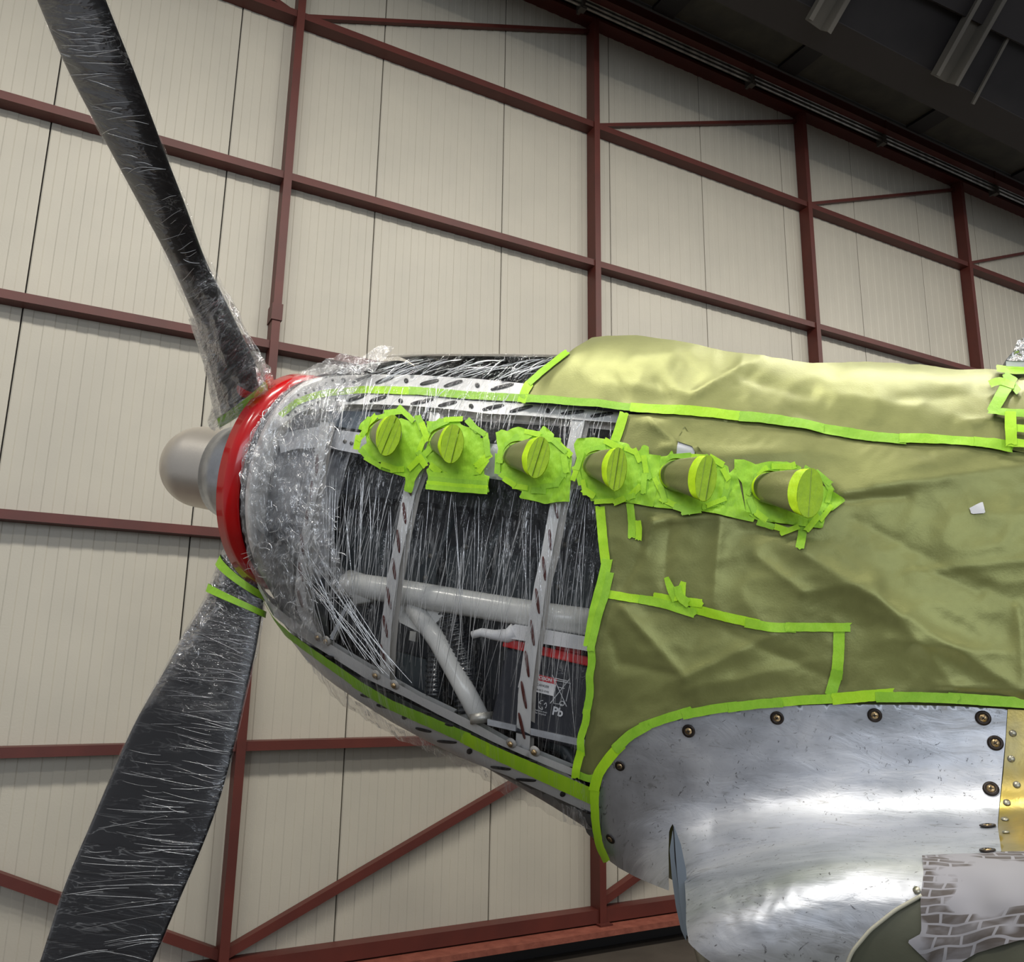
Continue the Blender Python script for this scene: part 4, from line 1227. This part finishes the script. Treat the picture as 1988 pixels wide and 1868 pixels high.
tape('green tape tuft standing up from the bent tape on the side sheet', [([(1296, 1122), (1305, 1145), (1318, 1166)], [10, 20]), ([(1330, 1130), (1325, 1150), (1322, 1168)], [10, 24]), ([(1318, 1138), (1322, 1160), (1340, 1172)], [14, 18])], off=.012)
tape('short upright green tape from the bent tape down to the wing root tape', [([(1629, 1218), (1628, 1270), (1624, 1318)], 22), ([(1626, 1300), (1618, 1330), (1612, 1350)], 23)])
FT2 = F_fair(.008)
tape('curved green tape line bordering the bare metal wing root', [
    ([(1184, 1668), (1168, 1635), (1160, 1590), (1157, 1545), (1160, 1515)], [14, 18]), ([(1156, 1530), (1166, 1495), (1190, 1462), (1212, 1440)], 20), ([(1196, 1452), (1225, 1424), (1262, 1404)], 20), ([(1246, 1410), (1290, 1394), (1345, 1378)], 18),
    ([(1326, 1386), (1390, 1374), (1432, 1369)], 18), ([(1415, 1372), (1480, 1364), (1520, 1362)], 18), ([(1500, 1363), (1570, 1357), (1630, 1355)], 18), ([(1615, 1356), (1680, 1350), (1735, 1346)], 22), ([(1700, 1352), (1780, 1352), (1860, 1356)], 20), ([(1840, 1354), (1920, 1360), (2060, 1370)], 21)],
    F=FT2, disp=None, off=.010)
tape('green tape hanging below the fourth exhaust cover', [([(1224, 978), (1228, 1010), (1228, 1046)], 15), ([(1240, 1012), (1243, 1032), (1241, 1050)], 12)])
tape('green tape hanging below the sixth exhaust cover', [([(1560, 1016), (1557, 1045), (1553, 1068)], 17)])
tape('crossing green tapes beside the windscreen at the right edge', [
    ([(1948, 738), (1962, 758), (1974, 778)], 14), ([(1962, 742), (1945, 775), (1922, 815)], [26, 22]), ([(1918, 762), (1940, 752), (1966, 765)], 14), ([(1932, 730), (1960, 732), (2060, 742)], 13), ([(1914, 814), (1940, 818), (2060, 826)], 15),
    ([(1956, 818), (1956, 850), (1958, 878)], 22), ([(1958, 847), (1990, 850), (2060, 856)], 14), ([(1948, 872), (1985, 876), (2060, 884)], 14)], off=.014)
tape('green tape line along the upper cowl rail, under the film', [([(545, 808), (575, 783), (605, 771), (640, 764), (700, 758), (760, 759), (808, 761)], [12, 15]), ([(795, 760), (850, 764), (903, 769), (1012, 775)], 15)], F=FB, disp=None)
tape('long green tape line along the lower cowl rail, under the film', [
    ([(505, 1155), (530, 1200), (562, 1230), (618, 1271), (700, 1328)], [8, 16]), ([(690, 1322), (760, 1365), (852, 1405), (912, 1431)], [17, 22]), ([(900, 1426), (958, 1455), (1063, 1502), (1160, 1546)], [22, 30])], F=FB, disp=None, off=.006)

# ------------------------------------------------------------------ exhaust covers
SX = lambda x, y_: (680 + x / 2.0286, 780 + y_ / 2.0286)
SK = [
    [(35, 110), (45, 85), (75, 62), (130, 75), (205, 68), (255, 85), (278, 58), (300, 95), (292, 150), (290, 262), (262, 300), (245, 362), (212, 352), (222, 300), (110, 265), (130, 240), (75, 240), (48, 178), (68, 165), (60, 120)],
    [(302, 80), (360, 78), (430, 75), (440, 95), (525, 120), (512, 145), (545, 150), (540, 190), (525, 235), (530, 290), (552, 295), (545, 330), (550, 360), (320, 340), (302, 330), (318, 315), (300, 270), (320, 255), (292, 205), (310, 160)],
    [(575, 125), (600, 110), (620, 118), (660, 100), (700, 112), (745, 120), (762, 95), (805, 130), (800, 160), (830, 155), (845, 180), (870, 190), (875, 215), (865, 395), (820, 395), (770, 405), (740, 395), (665, 380), (680, 355), (640, 340), (600, 290), (580, 255), (595, 230), (580, 170)],
    [(900, 155), (960, 150), (1100, 175), (1110, 195), (1145, 205), (1155, 180), (1180, 185), (1180, 215), (1230, 222), (1225, 250), (1200, 420), (1090, 400), (1020, 398), (950, 395), (945, 370), (905, 320), (875, 265), (905, 255), (885, 180)],
    [(1225, 225), (1255, 222), (1270, 200), (1285, 235), (1330, 235), (1380, 250), (1490, 262), (1495, 290), (1520, 270), (1535, 330), (1560, 440), (1600, 445), (1590, 478), (1400, 440), (1200, 420), (1215, 300)],
    [(1515, 240), (1555, 242), (1600, 260), (1640, 250), (1720, 250), (1775, 268), (1780, 300), (1830, 320), (1952, 395), (1895, 440), (1860, 435), (1870, 470), (1860, 505), (1740, 490), (1600, 470), (1560, 440), (1545, 330), (1515, 290)]]
CAPS = [(210, 177, 44, 72, 12, 88), (452, 210, 44, 68, 4, 326), (780, 262, 42, 73, 10, 613), (1082, 310, 38, 76, 4, 930), (1420, 349, 40, 80, 6, 1228), (1812, 407, 50, 85, 3, 1587)]
ORD = ['first', 'second', 'third', 'fourth', 'fifth', 'sixth']
for k in range(6):
    cx_, cy_, sa_, sb_, tl, lx_ = CAPS[k]
    on_paper = k >= 3
    Fk = FP if on_paper else F_body(.018); dk = (lambda p: pdisp(p) + .004) if on_paper else None
    P0, _ = solve(Fk, [SX(cx_, cy_)])
    ex = empty('exhaust_cover', P0[0], 'green taped paper exhaust cover, %s from the red spinner ring' % ORD[k], 'exhaust cover', 'masked exhaust stacks')
    rr = random.Random(40 + k)
    poly = [SX(*p) for p in SK[k]]
    patch('tape_skirt', poly, Fk, 6, TAPE[0], ex, disp=lambda p: (dk(p) if dk else 0) + np.array([.0035 * noise.noise(Vector((x * .09, y_ * .09, k))) + .0025 * abs(noise.noise(Vector((x * .25, y_ * .2, k)))) for x, y_ in p]), off=.003)
    # loose strips laid round the stack
    pc = np.array(poly).mean(0); cc = np.array(SX(cx_, cy_)); sb2 = sb_ / 2.0286; bcx = (lx_ + 48 - cx_) / 2.0286
    for j in range(17):
        a = 2 * math.pi * j / 17 + rr.uniform(-.15, .15); e = np.array([math.cos(a), math.sin(a)])
        c = cc + np.array([bcx * .45, -10]) + e * np.array([66 + rr.uniform(-6, 6), 52 + rr.uniform(-4, 5)]) * (1.15 if k == 5 else 1)
        tdir = np.array([-e[1], e[0]]); tdir = tdir * math.cos(rr.uniform(-.5, .5)) + e * rr.uniform(-.4, .4); ln = rr.uniform(13, 21)
        strip('tape_strip', [c - tdir * ln, c, c + tdir * ln], rr.uniform(9, 13), Fk, TAPE[rr.randrange(3)], ex, .006 + .002 * rr.random(), dk, step=8)
    if k == 1:
        for i_, yy in enumerate((300, 318, 336, 350)): strip('tape_strip', [SX(315 - i_ * 3, yy - 12), SX(430, yy), SX(548, yy + 8)], 10, Fk, TAPE[i_ % 3], ex, .009 + i_ * .001, dk)
    # stack body: loft from an outline on the cowl to the raised oval end
    n = 44; t_ = math.radians(tl); lev = [0, .25, .5, .80, .92, 1.0]; rows = []
    bc = np.array([lx_ + 60, cy_ - 40 - (k >= 3) * 6 - (k == 5) * 8]); ba, bb = 64, 50 + (k > 3) * 8
    for f in lev:
        c = bc * (1 - f) + np.array([cx_, cy_]) * f; ea = ba * (1 - f) + sa_ * f; eb = bb * (1 - f) + sb_ * f
        pts = []
        for j in range(n):
            g = 2 * math.pi * j / n; x, y_ = ea * math.cos(g), eb * math.sin(g); tt = t_ * f
            pts.append(SX(c[0] + x * math.cos(tt) + y_ * -math.sin(tt) * -1 * -1, c[1] + x * math.sin(tt) + y_ * math.cos(tt)))
        h = .012 + .062 * (f ** .8)
        P, N = solve(Fk, pts); P = P + N * (h + (dk(np.array(pts)).mean() if dk else 0))
        # shift outward along the ray keeps the outline; crumple
        if f not in (1.0,):
            P = P + np.array([N[j] * .004 * noise.noise(Vector((math.cos(2 * math.pi * j / n) * 2, math.sin(2 * math.pi * j / n) * 2, f * 4 + k * 3))) for j in range(n)])
        rows.append((P, N))
    V = np.vstack([r_[0] for r_ in rows[:5]])
    Fc = [(i * n + j, i * n + (j + 1) % n, (i + 1) * n + (j + 1) % n, (i + 1) * n + j) for i in range(3) for j in range(n)]
    build('paper_wrap', V[:4 * n], Fc, MT['paper'], ex)
    V2 = np.vstack([rows[3][0] + rows[3][1] * .0015, rows[4][0] + rows[4][1] * .0015, rows[5][0] + rows[5][1] * .0005])
    build('tape_collar', V2, [(i * n + j, i * n + (j + 1) % n, (i + 1) * n + (j + 1) % n, (i + 1) * n + j) for i in range(2) for j in range(n)], TAPE_Y, ex)
    # bright tape ring at the foot, front and top
    Pb, Nb = rows[0]; Pm, Nm = rows[1]
    V3 = np.vstack([Pb + Nb * .006, Pb * .78 + Pm * .22 + Nb * .012]);
    arc = [j for j in range(n) if 14 < j < 40]
    build('foot_tape', V3, [(j, (j + 1) % n, n + (j + 1) % n, n + j) for j in arc], TAPE_Y, ex)
    # end: upright tape strips
    Pc, Nc = rows[5]; cen = Pc.mean(0); nN = Nc.mean(0); nN /= np.linalg.norm(nN)
    ns = [4, 3, 4, 4, 3, 2][k]; m_ = MB()
    ex_dir = Pc[0] - cen; ex_dir = ex_dir / np.linalg.norm(ex_dir)
    # local 2D coords of the rim
    ey = np.cross(nN, ex_dir); X2 = (Pc - cen) @ ex_dir; Y2 = (Pc - cen) @ ey
    xs = np.linspace(X2.min(), X2.max(), 24 + 1); up = []; dn = []
    oi = np.argsort(X2); hi_ = Y2 > np.interp(X2, [X2.min(), X2.max()], [Y2[X2.argmin()], Y2[X2.argmax()]])
    fu = lambda x, s_: np.interp(x, X2[s_][np.argsort(X2[s_])], Y2[s_][np.argsort(X2[s_])])
    for i in range(24):
        xa, xb2 = xs[i], xs[i + 1]; lift = .0012 * (1 + (int(i * ns / 24) % 2)) + .0015 * math.sin(math.pi * (i + .5) / 24) + .0010 * ((i * ns / 24) % 1)
        q4 = [(xa, fu(xa, ~hi_)), (xb2, fu(xb2, ~hi_)), (xb2, fu(xb2, hi_)), (xa, fu(xa, hi_))]
        m_.add([cen + ex_dir * a_ + ey * b_ + nN * lift for a_, b_ in q4], [(0, 1, 2, 3)])
        if (i * ns) // 24 != ((i + 1) * ns) // 24 and i < 23:
            q4 = [(xb2 - .0002, fu(xb2, ~hi_) * .97), (xb2 + .0003, fu(xb2, ~hi_) * .97), (xb2 + .0003, fu(xb2, hi_) * .97), (xb2 - .0002, fu(xb2, hi_) * .97)]
            m_.add([cen + ex_dir * a_ + ey * b_ + nN * (lift + .0016) for a_, b_ in q4], [(0, 1, 2, 3)], 1)
    m_.build('end_cap', [TAPE_D, MT['olive']], ex)

# ------------------------------------------------------------------ stretch film on the nose
nf = empty('stretch_film', W(.5, .42, 0), 'clear wrinkled stretch film covering the open engine bay and nose ribs', 'plastic film')


def fdisp(p, k=1.0):
    return np.array([k * (.007 * noise.noise(Vector((x * .03, y_ * .006, 4))) + .003 * noise.noise(Vector((x * .10, y_ * .015, 8)))) for x, y_ in p])


film_poly = [(466, 930), (470, 880), (492, 835), (520, 795), (560, 752), (600, 735), (660, 712), (730, 690), (800, 684), (930, 684), (1060, 688), (1104, 694), (1066, 716), (1034, 746), (1018, 782), (1100, 790), (1205, 806), (1196, 862), (1175, 985), (1180, 1090), (1160, 1180), (1146, 1260), (1150, 1330), (1135, 1420), (1126, 1500), (1160, 1560), (1130, 1585),
             (1060, 1560), (989, 1530), (930, 1500), (860, 1470), (780, 1425), (700, 1385), (640, 1335), (590, 1282), (545, 1225), (512, 1165), (490, 1110), (470, 1030)]
patch('clear_sheet', film_poly, F_body(.012), 7, FILM, nf, disp=lambda p: fdisp(p))


def cdisp(p):
    return np.array([.008 * (.6 - abs(noise.noise(Vector((x * .035, y_ * .022, 14)))) * 2) + .005 * (.5 - abs(noise.noise(Vector((x * .09, y_ * .06, 3)))) * 2) for x, y_ in p])


patch('crumpled_sheet', [(466, 930), (470, 880), (492, 835), (520, 795), (560, 752), (600, 730), (640, 706), (690, 712), (720, 730), (690, 760), (665, 800), (640, 860), (632, 920), (640, 990), (650, 1050), (670, 1110), (690, 1160),
                          (660, 1160), (630, 1120), (600, 1140), (612, 1200), (640, 1250), (620, 1262), (570, 1232), (530, 1190), (505, 1140), (484, 1090), (470, 1030)], F_body(.018), 4.5, FILM_C, nf, disp=cdisp)
patch('crumpled_top', [(560, 752), (590, 728), (622, 712), (650, 698), (675, 695), (700, 700), (722, 688), (742, 678), (768, 683), (760, 692), (740, 708), (728, 728), (680, 730), (640, 732), (600, 742)], F_nose_film, 4.5, FILM_C, nf, disp=cdisp, off=.01)
patch('lower_drape', [(590, 1270), (640, 1320), (700, 1368), (770, 1410), (850, 1452), (908, 1478), (989, 1512), (1130, 1574), (1150, 1612), (1120, 1604), (1050, 1572), (985, 1545), (930, 1505), (880, 1480), (810, 1448), (740, 1420), (700, 1392), (640, 1345)],
      F_body(.014, low=.012), 6, FILM_C, nf, disp=cdisp)

ln = []; rr = random.Random(11)
FN = F_body(.016)


def add_fold(p0, p1, bow=0.0, w=None, h=None, npt=10):
    p0, p1 = np.array(p0, float), np.array(p1, float); d = p1 - p0; nn_ = np.array([-d[1], d[0]]) / max(np.linalg.norm(d), 1)
    t = np.linspace(0, 1, npt); q = p0 + d * t[:, None] + nn_ * (bow * np.sin(np.pi * t))[:, None]
    ln.append([q, w or rr.uniform(.0002, .0008), h or rr.uniform(.001, .003)])


anch_top = [(650, 890), (700, 900), (745, 925), (790, 955), (835, 935), (880, 945), (920, 948), (985, 955), (1040, 972), (1085, 965), (1125, 940)]
anch_bot = [(600, 1235), (640, 1262), (700, 1300), (760, 1335), (820, 1370), (900, 1412), (960, 1445), (1040, 1480), (1110, 1500)]
for _ in range(120):
    a = anch_top[rr.randrange(len(anch_top))]; x0 = a[0] + rr.gauss(0, 14); y0 = a[1] + rr.uniform(-10, 30)
    b = anch_bot[rr.randrange(len(anch_bot))]
    x1 = np.clip(x0 + rr.gauss(-45, 45), 625 + rr.uniform(0, 25), 1135); y1 = np.interp(x1, [600, 1116], [1235, 1494]) - 6
    f0 = rr.uniform(0, .3); f1 = min(1, f0 + rr.uniform(.35, .9))
    p = np.array([x0, y0]); q = np.array([x1, y1])
    add_fold(p + (q - p) * f0, p + (q - p) * f1, rr.gauss(0, 3), w=rr.uniform(.00018, .0006), npt=14)
for _ in range(90):                                           # short pleats across the upper rail
    x = rr.uniform(600, 1190); y0 = np.interp(x, [600, 700, 900, 1190], [760, 745, 765, 800]) + rr.uniform(-15, 30)
    add_fold((x, y0), (x - rr.uniform(2, 26), y0 + rr.uniform(20, 90)), rr.gauss(0, 2), w=rr.uniform(.0003, .0009))
for _ in range(60):                                            # pleats over the black upper cowl
    x = rr.uniform(760, 1090); y0 = rr.uniform(695, 718); add_fold((x, y0), (x - rr.uniform(30, 90), y0 + rr.uniform(12, 35)), rr.gauss(3, 3))
for _ in range(170):                                           # crumples on the nose
    x = rr.uniform(485, 660); y0 = rr.uniform(790, 1180); a = rr.uniform(0, math.pi); l_ = rr.uniform(6, 28)
    if inside(np.array([(x, y0)]), np.array(film_poly))[0]:
        add_fold((x, y0), (x + l_ * math.cos(a), y0 + l_ * math.sin(a)), rr.gauss(0, 4), npt=6, w=rr.uniform(.0005, .0016))
for _ in range(26):
    x = rr.uniform(600, 800); add_fold((560 + rr.uniform(0, 60), 1090 + rr.uniform(-60, 60)), (x, np.interp(x, [600, 1116], [1240, 1494]) - rr.uniform(0, 30)), rr.gauss(0, 5), w=rr.uniform(.0002, .0004))
allq = np.vstack([l[0] for l in ln]); P, N = solve(FN, allq); out = []; i0 = 0
for q, w, h in ln:
    n_ = len(q); out.append((P[i0:i0 + n_], N[i0:i0 + n_], w, h)); i0 += n_
folds(nf, out)

# ------------------------------------------------------------------ rubbing sheet on the wing
pm, t, N_, lk, b = nt('rubbing_paper')
fn = tex(N_, lk, 26, 3, .6, 'UV', (.8, 1.4, 1), .4)
vt = N_.new('ShaderNodeTexBrick'); tc = N_.new('ShaderNodeTexCoord'); mp = N_.new('ShaderNodeMapping'); mp.inputs['Rotation'].default_value = (0, 0, .12)
lk.new(tc.outputs['UV'], mp.inputs['Vector']); nz = N_.new('ShaderNodeTexNoise'); nz.inputs['Scale'].default_value = 9; va = N_.new('ShaderNodeVectorMath'); va.operation = 'MULTIPLY_ADD'
lk.new(tc.outputs['UV'], nz.inputs['Vector']); lk.new(nz.outputs['Color'], va.inputs[0]); va.inputs[1].default_value = (.05, .05, 0); lk.new(mp.outputs['Vector'], va.inputs[2]); lk.new(va.outputs[0], vt.inputs['Vector'])
vt.inputs['Scale'].default_value = 15; vt.inputs['Mortar Size'].default_value = .03; vt.inputs['Mortar Smooth'].default_value = .6
vt.inputs['Color1'].default_value = (0, 0, 0, 1); vt.inputs['Color2'].default_value = (0, 0, 0, 1); vt.inputs['Mortar'].default_value = (1, 1, 1, 1)
mk = N_.new('ShaderNodeMath'); mk.operation = 'ADD'; lk.new(vt.outputs['Color'], mk.inputs[0])
nr_ = ramp(N_, lk, tex(N_, lk, 7, 3, .6, 'UV'), [(.44, (1, 1, 1)), (.56, (0, 0, 0))]); lk.new(nr_, mk.inputs[1])
mk2 = N_.new('ShaderNodeMath'); mk2.operation = 'MULTIPLY_ADD'; mk2.inputs[1].default_value = .6; lk.new(fn, mk2.inputs[0]); lk.new(mk.outputs[0], mk2.inputs[2])
lk.new(ramp(N_, lk, mk2.outputs[0], [(.25, (.10, .085, .08)), (.62, (.31, .305, .335))]), b.inputs['Base Color'])
b.inputs['Roughness'].default_value = .8
wp = patch('paper_sheet', [(1792, 1671), (1840, 1668), (1900, 1664), (1960, 1660), (2080, 1662), (2150, 1780), (2100, 1840), (1988, 1826), (1900, 1850), (1830, 1890), (1800, 1862), (1764, 1826), (1792, 1812), (1790, 1740), (1796, 1700)], FF, 8, pm, None,
           disp=lambda p: np.array([.004 * noise.noise(Vector((x * .015, y_ * .02, 5))) for x, y_ in p]), off=.006)
tag(wp, 'white paper sheet with grey rubbed marks lying on the wing at the lower right', 'paper sheet')
